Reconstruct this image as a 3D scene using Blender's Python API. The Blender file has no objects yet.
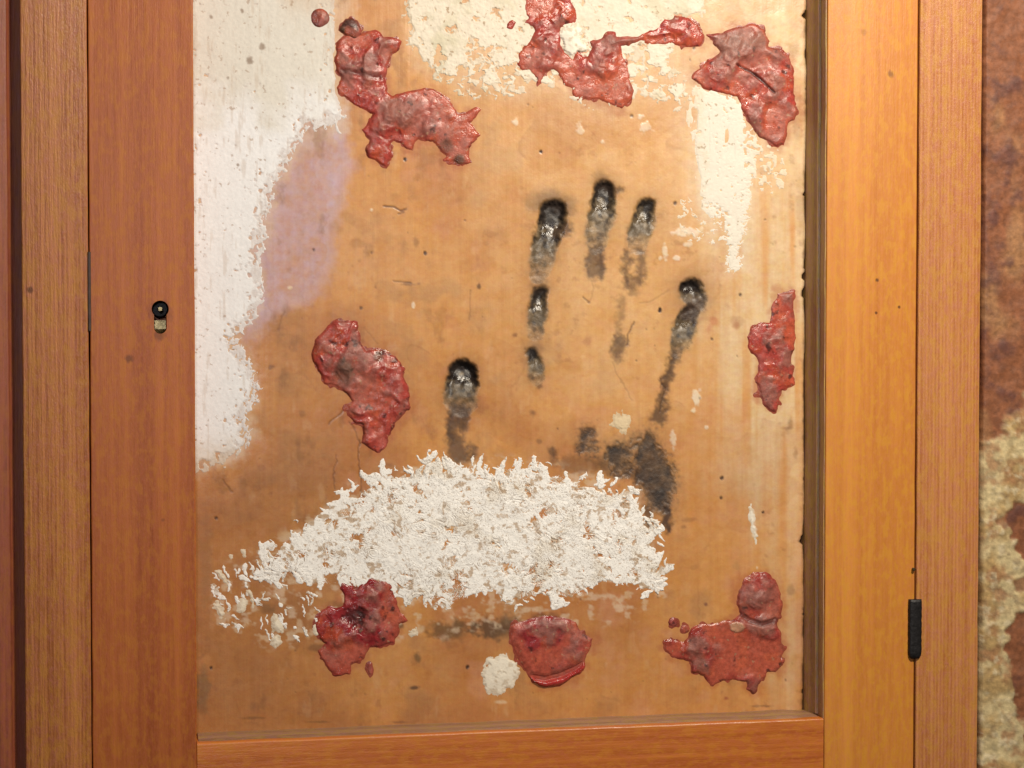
import bpy, bmesh, math
import numpy as np

scene = bpy.context.scene
# ------------------------------------------------------------------ camera
S = 0.0005                       # metres per photo pixel on the door face
F = 2000.0                       # focal length in pixels (1024 px wide picture)
D = F * S
YAW, PIT = math.radians(11.0), math.radians(1.8)
f_ = np.array([math.sin(YAW) * math.cos(PIT), math.cos(YAW) * math.cos(PIT), -math.sin(PIT)])
r_ = np.array([math.cos(YAW), -math.sin(YAW), 0.0])
u_ = np.cross(r_, f_)
CAM = -D * f_
cd = bpy.data.cameras.new("camera")
cd.sensor_width = 36.0
cd.lens = 36.0 * F / 1024.0
cd.clip_start = 0.01
cd.clip_end = 50
cam = bpy.data.objects.new("camera", cd)
scene.collection.objects.link(cam)
cam.location = CAM
cam.rotation_euler = (math.pi / 2 - PIT, 0, -YAW)
scene.camera = cam

# ------------------------------------------------------------------ light
w = bpy.data.worlds.new("World")
scene.world = w
w.use_nodes = True
bg = w.node_tree.nodes["Background"]
bg.inputs[0].default_value = (1.0, 0.80, 0.66, 1)
bg.inputs[1].default_value = 0.07


def area(name, loc, target, size, power, col):
    l = bpy.data.lights.new(name, 'AREA')
    l.shape = 'DISK'
    l.size = size
    l.energy = power
    l.color = col
    o = bpy.data.objects.new(name, l)
    scene.collection.objects.link(o)
    o.location = loc
    d = np.array(target) - np.array(loc)
    from mathutils import Vector
    o.rotation_euler = Vector(d).to_track_quat('-Z', 'Y').to_euler()
    return o


area("ceiling_lamp", (0.28, -0.58, 0.47), (0.03, 0, 0.0), 0.13, 8.0, (1.0, 0.895, 0.745))
area("flash_lamp", (-0.24, -0.97, 0.14), (0.1, 0, 0), 0.05, 1.6, (0.96, 0.96, 1.0))

scene.view_settings.view_transform = 'Standard'
scene.view_settings.look = 'None'
scene.view_settings.exposure = 0.0
scene.view_settings.gamma = 1.0
scene.view_settings.use_curve_mapping = False
scene.render.resolution_x, scene.render.resolution_y = 1024, 768

# ------------------------------------------------------------------ helpers
YP = 0.020                       # the panel's face lies 20 mm behind the door's face


def P(px, py, y=0.0):
    """point on the upright plane at depth y seen in the direction (px, py)"""
    px = np.asarray(px, float)
    py = np.asarray(py, float)
    d = ((px - 512) / F)[..., None] * r_ + ((384 - py) / F)[..., None] * u_ + f_
    t = (y - CAM[1]) / d[..., 1]
    return CAM + t[..., None] * d


def PX(px, y=0.0, py=384):
    return float(P(px, py, y)[0])


def PZ(py, y=0.0, px=512):
    return float(P(px, py, y)[2])


_lat = {}


def vnoise(x, y, seed=0):
    """smooth value noise, -1..1, unit cell"""
    if seed not in _lat:
        _lat[seed] = np.random.RandomState(seed * 7 + 3).rand(256, 256).astype(np.float32) * 2 - 1
    L = _lat[seed]
    xf, yf = np.floor(x), np.floor(y)
    fx, fy = x - xf, y - yf
    xi, yi = xf.astype(int) & 255, yf.astype(int) & 255
    xj, yj = (xi + 1) & 255, (yi + 1) & 255
    fx = fx * fx * fx * (fx * (fx * 6 - 15) + 10)
    fy = fy * fy * fy * (fy * (fy * 6 - 15) + 10)
    a = L[yi, xi] + (L[yi, xj] - L[yi, xi]) * fx
    b = L[yj, xi] + (L[yj, xj] - L[yj, xi]) * fx
    return a + (b - a) * fy


def fbm(x, y, sc, octv=4, seed=0, sx=1.0, sy=1.0, gain=0.5):
    x = x / (sc * sx)
    y = y / (sc * sy)
    s, a, n = 0, 1.0, 0
    for o in range(octv):
        c, d = math.cos(o * 1.1), math.sin(o * 1.1)
        if sx == sy:
            s = s + a * vnoise((x * c - y * d) + 17.3 * o, (x * d + y * c) + 9.1 * o, seed + o)
        else:
            s = s + a * vnoise(x + 17.3 * o, y + 9.1 * o, seed + o)
        n += a
        a *= gain
        x = x * 2.03
        y = y * 2.03
    return s / n * 1.6


def ss(a, b, x):
    t = np.clip((x - a) / (b - a), 0, 1)
    return t * t * (3 - 2 * t)


def poly_sd(x, y, pts):
    """signed distance to a closed outline, negative inside"""
    d = np.full(x.shape, 1e9)
    ins = np.zeros(x.shape, bool)
    n = len(pts)
    for i in range(n):
        ax, ay = pts[i]
        bx, by = pts[(i + 1) % n]
        ex, ey = bx - ax, by - ay
        t = np.clip(((x - ax) * ex + (y - ay) * ey) / (ex * ex + ey * ey + 1e-9), 0, 1)
        dx, dy = x - ax - t * ex, y - ay - t * ey
        d = np.minimum(d, dx * dx + dy * dy)
        if ay != by:
            c = ((ay > y) != (by > y)) & (x < ex * (y - ay) / (by - ay) + ax)
            ins ^= c
    d = np.sqrt(d)
    return np.where(ins, -d, d)


def chain_sd(x, y, pts):
    """distance to a chain of (x, y, r) minus its radius, and position 0..1 along it"""
    best = np.full(x.shape, 1e9)
    pos = np.zeros(x.shape)
    n = len(pts) - 1
    for i in range(max(n, 1)):
        ax, ay, ar = pts[i]
        bx, by, br = pts[min(i + 1, n)]
        ex, ey = bx - ax, by - ay
        t = np.clip(((x - ax) * ex + (y - ay) * ey) / (ex * ex + ey * ey + 1e-9), 0, 1)
        d = np.hypot(x - ax - t * ex, y - ay - t * ey) - (ar + (br - ar) * t)
        m = d < best
        best = np.where(m, d, best)
        pos = np.where(m, (i + t) / max(n, 1), pos)
    return best, pos


def mixc(col, c, m):
    return col + (np.asarray(c, float) - col) * m[..., None]


# ------------------------------------------------------------------ materials
def newmat(name):
    m = bpy.data.materials.new(name)
    m.use_nodes = True
    nt = m.node_tree
    b = nt.nodes["Principled BSDF"]
    return m, nt, b


def N(nt, t, **kw):
    n = nt.nodes.new(t)
    for k, v in kw.items():
        if k in n.inputs:
            n.inputs[k].default_value = v
        else:
            setattr(n, k, v)
    return n


def mapped(nt, scale, rot=(0, 0, 0), loc=(0, 0, 0)):
    tc = N(nt, "ShaderNodeTexCoord")
    mp = N(nt, "ShaderNodeMapping")
    mp.inputs["Scale"].default_value = scale
    mp.inputs["Rotation"].default_value = rot
    mp.inputs["Location"].default_value = loc
    nt.links.new(tc.outputs["Object"], mp.inputs["Vector"])
    return mp.outputs["Vector"]


def noise(nt, vec, scale, detail=4, rough=0.55, dist=0.0):
    n = N(nt, "ShaderNodeTexNoise", Scale=scale, Detail=detail, Roughness=rough, Distortion=dist)
    nt.links.new(vec, n.inputs["Vector"])
    return n.outputs["Fac"]


def ramp(nt, fac, stops):
    r = N(nt, "ShaderNodeValToRGB")
    e = r.color_ramp.elements
    while len(e) < len(stops):
        e.new(0.5)
    for el, (p, c) in zip(e, stops):
        el.position = p
        el.color = tuple(c) + (1,) if len(c) == 3 else c
    nt.links.new(fac, r.inputs["Fac"])
    return r.outputs["Color"]


def mix(nt, a, b, fac, mode='MIX'):
    m = N(nt, "ShaderNodeMix", data_type='RGBA', blend_type=mode)
    for sock, v in ((m.inputs[6], a), (m.inputs[7], b)):
        if isinstance(v, (tuple, list)):
            sock.default_value = tuple(v) + (1,)
        else:
            nt.links.new(v, sock)
    if isinstance(fac, (int, float)):
        m.inputs[0].default_value = fac
    else:
        nt.links.new(fac, m.inputs[0])
    return m.outputs[2]


def math2(nt, op, a, b):
    m = N(nt, "ShaderNodeMath", operation=op)
    for s, v in ((m.inputs[0], a), (m.inputs[1], b)):
        if isinstance(v, (int, float)):
            s.default_value = v
        else:
            nt.links.new(v, s)
    return m.outputs[0]


def bump(nt, b, h, strength, dist):
    n = N(nt, "ShaderNodeBump", Strength=strength, Distance=dist)
    nt.links.new(h, n.inputs["Height"])
    nt.links.new(n.outputs["Normal"], b.inputs["Normal"])


def wood(name, dark, light, pitch, lines=0.5, along='z', rough=0.42, rib=0.0, blotch=0.35, seed=0.0, ribpitch=0.0, marks=()):
    """varnished softwood: long grain lines, broad tone changes, fine mottle"""
    m, nt, b = newmat(name)
    zz = along == 'z'
    v = mapped(nt, (1, 1, 0.012) if zz else (0.012, 1, 1), loc=(seed, seed * 0.7, seed * 1.3))
    v2 = mapped(nt, (1, 1, 0.05) if zz else (0.05, 1, 1), loc=(seed * 2, seed, seed))
    v3 = mapped(nt, (1, 1, 0.45) if zz else (0.45, 1, 1), loc=(seed, seed, seed))
    g1 = noise(nt, v, pitch, 3, 0.5, 0.1)
    g2 = noise(nt, v2, pitch * 3.5, 4, 0.7)
    big = noise(nt, v2, 22, 3, 0.5, 0.6)
    mot = noise(nt, v3, 700, 3, 0.75)
    mot2 = noise(nt, v3, 260, 3, 0.65)
    fac = math2(nt, 'ADD', math2(nt, 'MULTIPLY', g1, 0.55), math2(nt, 'MULTIPLY', g2, 0.45))
    if ribpitch:
        # close, even growth rings sawn on edge
        wv = N(nt, "ShaderNodeTexWave", wave_type='BANDS', bands_direction='X', wave_profile='SIN')
        wv.inputs["Scale"].default_value = ribpitch
        wv.inputs["Distortion"].default_value = 7.0
        wv.inputs["Detail"].default_value = 2.0
        wv.inputs["Detail Scale"].default_value = 0.22
        nt.links.new(v, wv.inputs["Vector"])
        fac = math2(nt, 'ADD', math2(nt, 'MULTIPLY', fac, 0.90), math2(nt, 'MULTIPLY', wv.outputs["Fac"], 0.10))
    k = 0.11 / max(lines, .1)
    base = ramp(nt, fac, [(0.49 - k, dark), (0.49 + k, light)])
    deep = tuple(c * q for c, q in zip(dark, (0.70, 0.58, 0.58)))
    base = mix(nt, base, deep, math2(nt, 'MULTIPLY', ramp(nt, big, [(0.44, (0, 0, 0)), (0.70, (1, 1, 1))]), blotch))
    pink = (min(1, light[0] * 0.90), light[1] * 0.74, light[2] * 2.3)
    gold = (light[0] * 0.95, light[1] * 1.12, light[2] * 0.35)
    base = mix(nt, base, pink, math2(nt, 'MULTIPLY', ramp(nt, mot, [(0.46, (0, 0, 0)), (0.60, (1, 1, 1))]), 0.27))
    base = mix(nt, base, gold, math2(nt, 'MULTIPLY', ramp(nt, mot2, [(0.48, (0, 0, 0)), (0.60, (1, 1, 1))]), 0.42))
    # knots, dents and stains: (px, py, radius px, strength)
    for (mx, my, mr, mk) in marks:
        dn = N(nt, "ShaderNodeVectorMath", operation='DISTANCE')
        dn.inputs[1].default_value = tuple(P(mx, my, 0.0))
        tcm = N(nt, "ShaderNodeTexCoord")
        nt.links.new(tcm.outputs["Object"], dn.inputs[0])
        dd = math2(nt, 'ADD', math2(nt, 'DIVIDE', dn.outputs["Value"], mr * S), math2(nt, 'MULTIPLY', math2(nt, 'SUBTRACT', mot2, 0.5), 1.6))
        base = mix(nt, base, (dark[0] * .22, dark[1] * .2, dark[2] * .25), math2(nt, 'MULTIPLY', ramp(nt, dd, [(0.45, (1, 1, 1)), (1.0, (0, 0, 0))]), mk))
    nt.links.new(base, b.inputs["Base Color"])
    rr = N(nt, "ShaderNodeMapRange")
    rr.inputs[3].default_value = rough - 0.10
    rr.inputs[4].default_value = rough + 0.16
    nt.links.new(mot2, rr.inputs[0])
    nt.links.new(rr.outputs[0], b.inputs["Roughness"])
    h = math2(nt, 'ADD', math2(nt, 'MULTIPLY', g1, 0.4 + rib * .4), math2(nt, 'ADD', math2(nt, 'MULTIPLY', g2, 0.6 + rib), math2(nt, 'MULTIPLY', mot, 0.35 + rib * .6)))
    bump(nt, b, h, 0.6, 0.0006)
    return m


def attr_mat(name, bump_scales, bump_amt, coldetail=0.12, spec=0.5, sss=0.0, grain=False):
    """colour and roughness from the mesh's own attributes, fine relief and mottle from noise"""
    m, nt, b = newmat(name)
    a = N(nt, "ShaderNodeAttribute", attribute_name="Col")
    r = N(nt, "ShaderNodeAttribute", attribute_name="Rgh")
    vi = mapped(nt, (1, 1, 1))
    n1 = noise(nt, vi, bump_scales[0], 4, 0.65)
    n2 = noise(nt, vi, bump_scales[1], 3, 0.7)
    col = a.outputs["Color"]
    tone = ramp(nt, n1, [(0.3, (1 - coldetail * 1.6,) * 3), (0.7, (1 + 0 * coldetail,) * 3)])
    col = mix(nt, col, tone, 1.0, 'MULTIPLY')
    h = math2(nt, 'ADD', n1, math2(nt, 'MULTIPLY', n2, 0.5))
    if grain:
        vg = mapped(nt, (1, 1, 0.03))
        vg2 = mapped(nt, (0.7, 1, 1))
        g = noise(nt, vg, 420, 4, 0.65, 0.2)
        gw = noise(nt, vg, 90, 3, 0.5, 0.4)
        q = noise(nt, vg2, 520, 3, 0.7)
        q2 = noise(nt, vg2, 190, 3, 0.65)
        col = mix(nt, col, ramp(nt, g, [(0.35, (0.88, 0.83, 0.78)), (0.65, (1, 1, 1))]), 0.45, 'MULTIPLY')
        col = mix(nt, col, ramp(nt, gw, [(0.35, (0.90, 0.85, 0.80)), (0.6, (1, 1, 1))]), 0.35, 'MULTIPLY')
        col = mix(nt, col, ramp(nt, q, [(0.42, (1, 1, 1)), (0.62, (0.94, 0.80, 0.88))]), 0.45, 'MULTIPLY')
        col = mix(nt, col, ramp(nt, q2, [(0.42, (1, 1, 1)), (0.66, (0.95, 0.89, 0.66))]), 0.55, 'MULTIPLY')
        h = math2(nt, 'ADD', h, math2(nt, 'MULTIPLY', g, 1.2))
    nt.links.new(col, b.inputs["Base Color"])
    nt.links.new(r.outputs["Fac"], b.inputs["Roughness"])
    bump(nt, b, h, 0.6, bump_amt)
    b.inputs["Specular IOR Level"].default_value = spec
    if sss:
        b.inputs["Subsurface Weight"].default_value = sss
        b.inputs["Subsurface Radius"].default_value = (1.0, 0.25, 0.15)
        b.inputs["Subsurface Scale"].default_value = 0.001
    return m


def plain(name, col, rough=0.5, metal=0.0, sc=300, var=0.3, amt=0.0003):
    m, nt, b = newmat(name)
    vi = mapped(nt, (1, 1, 1))
    n1 = noise(nt, vi, sc, 4, 0.65)
    c = ramp(nt, n1, [(0.3, tuple(x * (1 - var) for x in col)), (0.7, tuple(min(1, x * (1 + var)) for x in col))])
    nt.links.new(c, b.inputs["Base Color"])
    b.inputs["Roughness"].default_value = rough
    b.inputs["Metallic"].default_value = metal
    bump(nt, b, n1, 0.6, amt)
    return m


M_CASING = wood("casing_softwood", (0.29, 0.092, 0.024), (0.48, 0.185, 0.056), 300, 1.0, rough=0.36, rib=0.9, blotch=0.25, seed=1.7, ribpitch=150, marks=((30, 290, 4, .7),))
M_CASING2 = wood("casing_softwood_pale", (0.38, 0.130, 0.032), (0.54, 0.230, 0.072), 300, 1.0, rough=0.38, rib=0.9, blotch=0.25, seed=6.1, ribpitch=160)
M_STILE_L = wood("stile_red_softwood", (0.29, 0.066, 0.011), (0.46, 0.138, 0.024), 170, 0.75, rough=0.44, blotch=0.45, seed=3.3, marks=((129, 359, 5, .6), (160, 312, 13, .45), (160, 335, 7, .5), (163, 520, 2, .4)))
M_STILE_R = wood("stile_honey_softwood", (0.45, 0.152, 0.018), (0.62, 0.250, 0.040), 140, 0.7, rough=0.44, blotch=0.32, seed=8.8, marks=((891, 74, 5, .6), (864, 32, 5, .3), (877, 280, 2.5, .9), (899, 307, 2.2, .9), (876, 313, 1.8, .9)))
M_RAIL = wood("rail_softwood", (0.35, 0.085, 0.013), (0.54, 0.170, 0.030), 150, 0.75, along='x', rough=0.34, blotch=0.55, seed=5.2)
M_OUTER = wood("outer_dark_softwood", (0.16, 0.036, 0.016), (0.30, 0.080, 0.028), 260, 0.9, rough=0.5, blotch=0.5, seed=2.4)
M_MOULD = wood("aged_moulding_wood", (0.30, 0.165, 0.062), (0.54, 0.33, 0.145), 300, 0.9, rough=0.34, blotch=0.5, seed=4.4)
M_MOULD_B = wood("dusty_moulding_wood", (0.20, 0.098, 0.045), (0.36, 0.205, 0.105), 200, 0.9, along='x', rough=0.42, blotch=0.5, seed=7.4)
M_BEAD = wood("bead_wood", (0.50, 0.31, 0.13), (0.72, 0.50, 0.27), 300, 0.9, rough=0.30, blotch=0.2, seed=9.4)
M_IRON = plain("black_iron", (0.012, 0.011, 0.012), 0.5, 0.3, 500, 0.5, 0.0006)
M_BRASS = plain("tarnished_brass", (0.24, 0.19, 0.10), 0.36, 1.0, 600, 0.4, 0.0002)
M_DARK = plain("unlit_back_wood", (0.035, 0.02, 0.012), 0.8)  # near-black colour stands for the shade in the cavity
M_BOARD = attr_mat("old_board", (260, 900), 0.00016, 0.06, grain=True)
M_CHAR = attr_mat("charred_wood", (420, 1400), 0.00035, 0.25, spec=0.45)
M_WAX = attr_mat("sealing_wax", (420, 1300), 0.0004, 0.28, spec=0.42, sss=0.10)
M_LIME = attr_mat("whitewash", (600, 1700), 0.00016, 0.06, spec=0.3)
M_WALL = attr_mat("wall_plaster", (240, 900), 0.0005, 0.25, spec=0.4)


# ------------------------------------------------------------------ object builders
def link(o, parent=None, label=None, cat=None, kind=None, group=None):
    scene.collection.objects.link(o)
    if parent is not None:
        o.parent = parent
    for k, v in (("label", label), ("category", cat), ("kind", kind), ("group", group)):
        if v:
            o[k] = v
    return o


def empty(name, loc, label, cat):
    o = bpy.data.objects.new(name, None)
    o.empty_display_size = 0.05
    link(o, None, label, cat)
    return o


def grid_mesh(name, V, keep, col, rgh, mat, parent=None, normals=None, **kw):
    """mesh from a lattice of points; only the quads marked in keep are made"""
    H, W = V.shape[:2]
    idx = np.arange(H * W).reshape(H, W)
    q = np.stack([idx[:-1, :-1], idx[1:, :-1], idx[1:, 1:], idx[:-1, 1:]], -1)[keep]
    used = np.unique(q)
    re = np.full(H * W, -1, np.int64)
    re[used] = np.arange(len(used))
    q = re[q]
    me = bpy.data.meshes.new(name)
    me.vertices.add(len(used))
    me.vertices.foreach_set("co", V.reshape(-1, 3)[used].astype(np.float32).ravel())
    nq = len(q)
    me.loops.add(nq * 4)
    me.loops.foreach_set("vertex_index", q.astype(np.int32).ravel())
    me.polygons.add(nq)
    me.polygons.foreach_set("loop_start", (np.arange(nq) * 4).astype(np.int32))
    me.update(calc_edges=True)
    me.validate()
    me.polygons.foreach_set("use_smooth", np.ones(nq, bool))
    a = me.attributes.new("Col", 'FLOAT_COLOR', 'POINT')
    c4 = np.ones((len(used), 4), np.float32)
    c4[:, :3] = np.clip(col.reshape(-1, 3)[used], 0, 1)
    a.data.foreach_set("color", c4.ravel())
    r = me.attributes.new("Rgh", 'FLOAT', 'POINT')
    r.data.foreach_set("value", np.clip(rgh, 0.05, 1).reshape(-1)[used].astype(np.float32))
    me.materials.append(mat)
    if normals is not None:
        me.normals_split_custom_set_from_vertices(normals.reshape(-1, 3)[used].astype(np.float32))
    o = bpy.data.objects.new(name, me)
    return link(o, parent, **kw)


def extrude(name, prof, a0, a1, axis, mat, parent=None, seg=60, wob=0.00015, seed=1, smooth=True, **kw):
    """closed profile swept along z (prof = x, y) or along x (prof = z, y), with a slightly uneven edge"""
    rs = np.random.RandomState(seed)
    t = np.linspace(a0, a1, seg + 1)
    prof = np.array(prof)
    n = len(prof)
    verts = []
    for i, a in enumerate(t):
        wv = wob * fbm(np.array([a * 1000.0]), np.array([seed * 31.0]), 18, 3, seed)[0]
        wy = wob * 0.6 * fbm(np.array([a * 1000.0]), np.array([seed * 57.0]), 40, 3, seed + 5)[0]
        for (p, y) in prof:
            verts.append((p + wv, y + wy, a) if axis == 'z' else (a, y + wy, p + wv))
    faces = []
    for i in range(seg):
        for j in range(n):
            k = (j + 1) % n
            faces.append((i * n + j, i * n + k, (i + 1) * n + k, (i + 1) * n + j))
    faces.append(tuple(range(n)))
    faces.append(tuple(reversed(range(seg * n, seg * n + n))))
    me = bpy.data.meshes.new(name)
    me.from_pydata(verts, [], faces)
    bm = bmesh.new()
    bm.from_mesh(me)
    bmesh.ops.recalc_face_normals(bm, faces=bm.faces)
    for e in bm.edges:
        if len(e.link_faces) == 2 and e.calc_face_angle() > 0.6:
            e.smooth = False
    for fc in bm.faces:
        fc.smooth = smooth
    bm.to_mesh(me)
    bm.free()
    me.materials.append(mat)
    o = bpy.data.objects.new(name, me)
    return link(o, parent, **kw)


def plank_prof(x0, x1, y0, y1, r=0.0009, n=4):
    """rectangle with rounded front arrises (front is y0)"""
    p = [(x0, y1)]
    for i in range(n + 1):
        a = math.pi / 2 * i / n
        p.append((x0 + r - r * math.cos(a), y0 + r - r * math.sin(a)))
    for i in range(n + 1):
        a = math.pi / 2 * i / n
        p.append((x1 - r + r * math.sin(a), y0 + r - r * math.cos(a)))
    p.append((x1, y1))
    return p


# ------------------------------------------------------------------ the setting: door frame, door, wall
ZT, ZB = PZ(-260), PZ(1010)

frame = empty("door_frame", (0, 0.03, ZB), "reddish softwood frame round the cabinet door, fine ribbed grain", "door frame")
extrude("jamb", plank_prof(PX(22.5), PX(89.1), -0.0008, 0.030), ZB, ZT, 'z', M_CASING, frame, seed=2,
        label="reddish jamb with fine ribbed grain, left of the keyhole")
extrude("jamb", plank_prof(PX(917.3), PX(979.5), -0.0006, 0.030), ZB, ZT, 'z', M_CASING2, frame, seed=3,
        label="honey jamb with fine ribbed grain, right of the black hinge")
x9, x20 = PX(9.5), PX(22.5)
extrude("outer_moulding", [(PX(-300), 0.03), (PX(-300), 0.0025), (x9 - 0.002, 0.0025), (x9 - 0.0006, 0.0032), (x9, 0.0045),
                           (x9 + 0.0006, 0.0056), (x9 + 0.002, 0.0064), (x20 + 0.001, 0.0066), (x20 + 0.001, 0.03)],
        ZB, ZT, 'z', M_OUTER, frame, seed=4, label="dark red grooved moulding at the far left")

door = empty("cabinet_door", (0, 0.03, ZB), "cabinet door of orange softwood with keyhole and recessed panel opening", "door")
XL, XR = PX(195), PX(826)
ZR = PZ(738, 0, 200) - 0.0026            # top of the bottom rail
ZTOP = PZ(-60)


def solid_cut(o, cutters):
    """cut holes, keep the result as plain mesh data, drop the cutters"""
    for c in cutters:
        md = o.modifiers.new("cut", 'BOOLEAN')
        md.operation = 'DIFFERENCE'
        md.solver = 'EXACT'
        md.object = c
    dg = bpy.context.evaluated_depsgraph_get()
    me = bpy.data.meshes.new_from_object(o.evaluated_get(dg))
    o.modifiers.clear()
    o.data = me
    me.polygons.foreach_set("use_smooth", np.zeros(len(me.polygons), bool))
    for c in cutters:
        bpy.data.objects.remove(c)


def cyl(name, c, r, y0, y1, mat, parent=None, n=24, r2=None, **kw):
    bm = bmesh.new()
    r2 = r if r2 is None else r2
    a = [bm.verts.new((c[0] + r * math.cos(t), y0, c[1] + r * math.sin(t))) for t in np.linspace(0, 2 * math.pi, n, endpoint=False)]
    b = [bm.verts.new((c[0] + r2 * math.cos(t), y1, c[1] + r2 * math.sin(t))) for t in np.linspace(0, 2 * math.pi, n, endpoint=False)]
    for i in range(n):
        bm.faces.new((a[i], a[(i + 1) % n], b[(i + 1) % n], b[i])).smooth = True
    bm.faces.new(a)
    bm.faces.new(list(reversed(b)))
    bmesh.ops.recalc_face_normals(bm, faces=bm.faces)
    bmesh.ops.bevel(bm, geom=[e for e in bm.edges if len(e.link_faces) == 2 and e.calc_face_angle() > 1.0], offset=min(r, r2) * 0.12, segments=2, affect='EDGES')
    me = bpy.data.meshes.new(name)
    bm.to_mesh(me)
    bm.free()
    if mat:
        me.materials.append(mat)
    return link(bpy.data.objects.new(name, me), parent, **kw)


st = extrude("stile", plank_prof(PX(90.2), XL, 0.0, 0.034, 0.0007), ZB, ZT, 'z', M_STILE_L, door, seed=6,
             label="reddish stile with the keyhole")
kx, kz = PX(160.3, 0, 315), PZ(309, 0, 160)
kz2 = PZ(327.5, 0, 160)
c1 = cyl("cutter", (kx, kz), 0.0041, -0.02, 0.022, None)
bm = bmesh.new()
bmesh.ops.create_cube(bm, size=1)
for v in bm.verts:
    v.co = (kx + v.co.x * 0.0060, 0.001 + v.co.y * 0.042, (kz + kz2) / 2 + v.co.z * (kz - kz2))
me = bpy.data.meshes.new("cutter")
bm.to_mesh(me)
bm.free()
c2 = link(bpy.data.objects.new("cutter", me))
c3 = cyl("cutter", (kx, kz2), 0.0030, -0.02, 0.0221, None)
solid_cut(st, [c1, c2, c3])
kh = cyl("keyhole_lining", (kx, kz), 0.0039, 0.012, 0.020, M_IRON, door, label="black round keyhole lining")
cyl("key_pin", (kx, kz), 0.0011, 0.0015, 0.016, M_BRASS, kh, 16)
# tarnished tongue below the round hole
bm = bmesh.new()
prof = [(-0.0027, 0.0035), (0.0027, 0.0035), (0.0027, -0.0008), (0.0019, -0.0024), (0, -0.0029), (-0.0019, -0.0024), (-0.0027, -0.0008)]
fr = [bm.verts.new((kx + a * 0.98, 0.0028 - 0.0022 * (b < -0.001), kz2 + b * 0.98)) for a, b in prof]
bk = [bm.verts.new((kx + a * 0.98, 0.008, kz2 + b * 0.98)) for a, b in prof]
bm.faces.new(fr)
bm.faces.new(list(reversed(bk)))
for i in range(7):
    bm.faces.new((fr[i], bk[i], bk[(i + 1) % 7], fr[(i + 1) % 7]))
bmesh.ops.recalc_face_normals(bm, faces=bm.faces)
me = bpy.data.meshes.new("keyhole_tongue")
bm.to_mesh(me)
bm.free()
me.materials.append(M_BRASS)
link(bpy.data.objects.new("keyhole_tongue", me), door)

# dark lock plate showing in the gap beside the stile
extrude("lock_plate", plank_prof(PX(88.6), PX(91.6), -0.0012, 0.012, 0.0003), PZ(331, 0, 90), PZ(252, 0, 90), 'z',
        plain("lock_plate_iron", (0.055, 0.030, 0.02), 0.5, 0.2), door, seg=24, seed=8)

# right stile
extrude("stile", plank_prof(XR, PX(915.9), 0.0, 0.034, 0.0007), ZB, ZT, 'z', M_STILE_R, door, seed=9,
        label="honey stile beside the hinge")
# rails
extrude("rail", plank_prof(ZB, ZR, 0.0006, 0.034, 0.0012), XL + 0.0002, XR - 0.0002, 'x', M_RAIL, door, seed=10,
        label="bottom rail below the panel")
extrude("rail", plank_prof(ZTOP, ZT, 0.0006, 0.034, 0.0012), XL + 0.0002, XR - 0.0002, 'x', M_RAIL, door, seed=11,
        label="top rail above the panel")
# mouldings lining the opening
xr = XR
mo = extrude("moulding", [(xr - 0.0001, 0.0285), (xr - 0.0043, 0.0285), (xr - 0.0043, 0.0192), (xr - 0.0038, 0.0178), (xr - 0.0029, 0.0150), (xr - 0.0016, 0.0118),
                          (xr - 0.0006, 0.0095), (xr - 0.0006, 0.0010), (xr - 0.0001, 0.0010)], ZR, ZTOP, 'z', M_MOULD, door, seed=12, wob=0.0002,
             label="dark olive moulding along the panel's right edge")
bp = [(xr - 0.0005, 0.0105)] + [(xr - 0.0008 - 0.0011 * math.sin(a), 0.0105 - 0.0011 + 0.0011 * math.cos(a)) for a in np.linspace(0.2, math.pi - 0.2, 8)] + [(xr - 0.0005, 0.0083)]
extrude("bead", bp, ZR + 0.001, ZTOP - 0.001, 'z', M_BEAD, mo, seed=13, wob=0.0001)
extrude("moulding", [(ZR - 0.0004, 0.0285), (ZR + 0.0012, 0.0285), (ZR + 0.0012, 0.019), (ZR + 0.0009, 0.0120), (ZR + 0.0004, 0.0052), (ZR - 0.0004, 0.0035)],
        XL + 0.001, XR - 0.0015, 'x', M_MOULD_B, door, seed=14, wob=0.00035, label="dusty moulding along the panel's bottom edge")
# hinge
hx, hz0, hz1 = PX(914.3, 0, 628), PZ(658, 0, 914), PZ(599, 0, 914)
bm = bmesh.new()
segs = 20
ring = 20
rows = []
for i in range(segs + 1):
    t = i / segs
    z = hz0 + (hz1 - hz0) * t
    rr = 0.0037 * (0.70 + 0.30 * min(1, t / 0.07)) * (0.93 + 0.07 * min(1, (1 - t) / 0.03)) * (1 + 0.02 * math.sin(i * 2.3))
    if i in (7, 13):
        rr *= 0.97
    rows.append([bm.verts.new((hx + 0.97 * rr * math.copysign(abs(math.cos(a)) ** 0.45, math.cos(a)), -0.0003 + rr * 0.62 * math.copysign(abs(math.sin(a)) ** 0.55, math.sin(a)), z)) for a in np.linspace(0, 2 * math.pi, ring, endpoint=False)])
for i in range(segs):
    for j in range(ring):
        bm.faces.new((rows[i][j], rows[i][(j + 1) % ring], rows[i + 1][(j + 1) % ring], rows[i + 1][j])).smooth = True
bm.faces.new(rows[0])
bm.faces.new(list(reversed(rows[-1])))
bmesh.ops.recalc_face_normals(bm, faces=bm.faces)
me = bpy.data.meshes.new("hinge")
bm.to_mesh(me)
bm.free()
me.materials.append(M_IRON)
hg = link(bpy.data.objects.new("hinge", me), door, label="black iron hinge knuckle")
cyl("hinge_pin", (PX(912.9, 0, 570), PZ(569, 0, 913)), 0.0008, -0.002, 0.004, M_BRASS, hg, 12)

# back of the cabinet behind the panel
bkp = extrude("back_board", [(PX(-300), 0.060), (PX(-300), 0.066), (PX(1000), 0.066), (PX(1000), 0.060)], ZB, ZT, 'z', M_DARK, frame, seg=4, wob=0)

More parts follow.
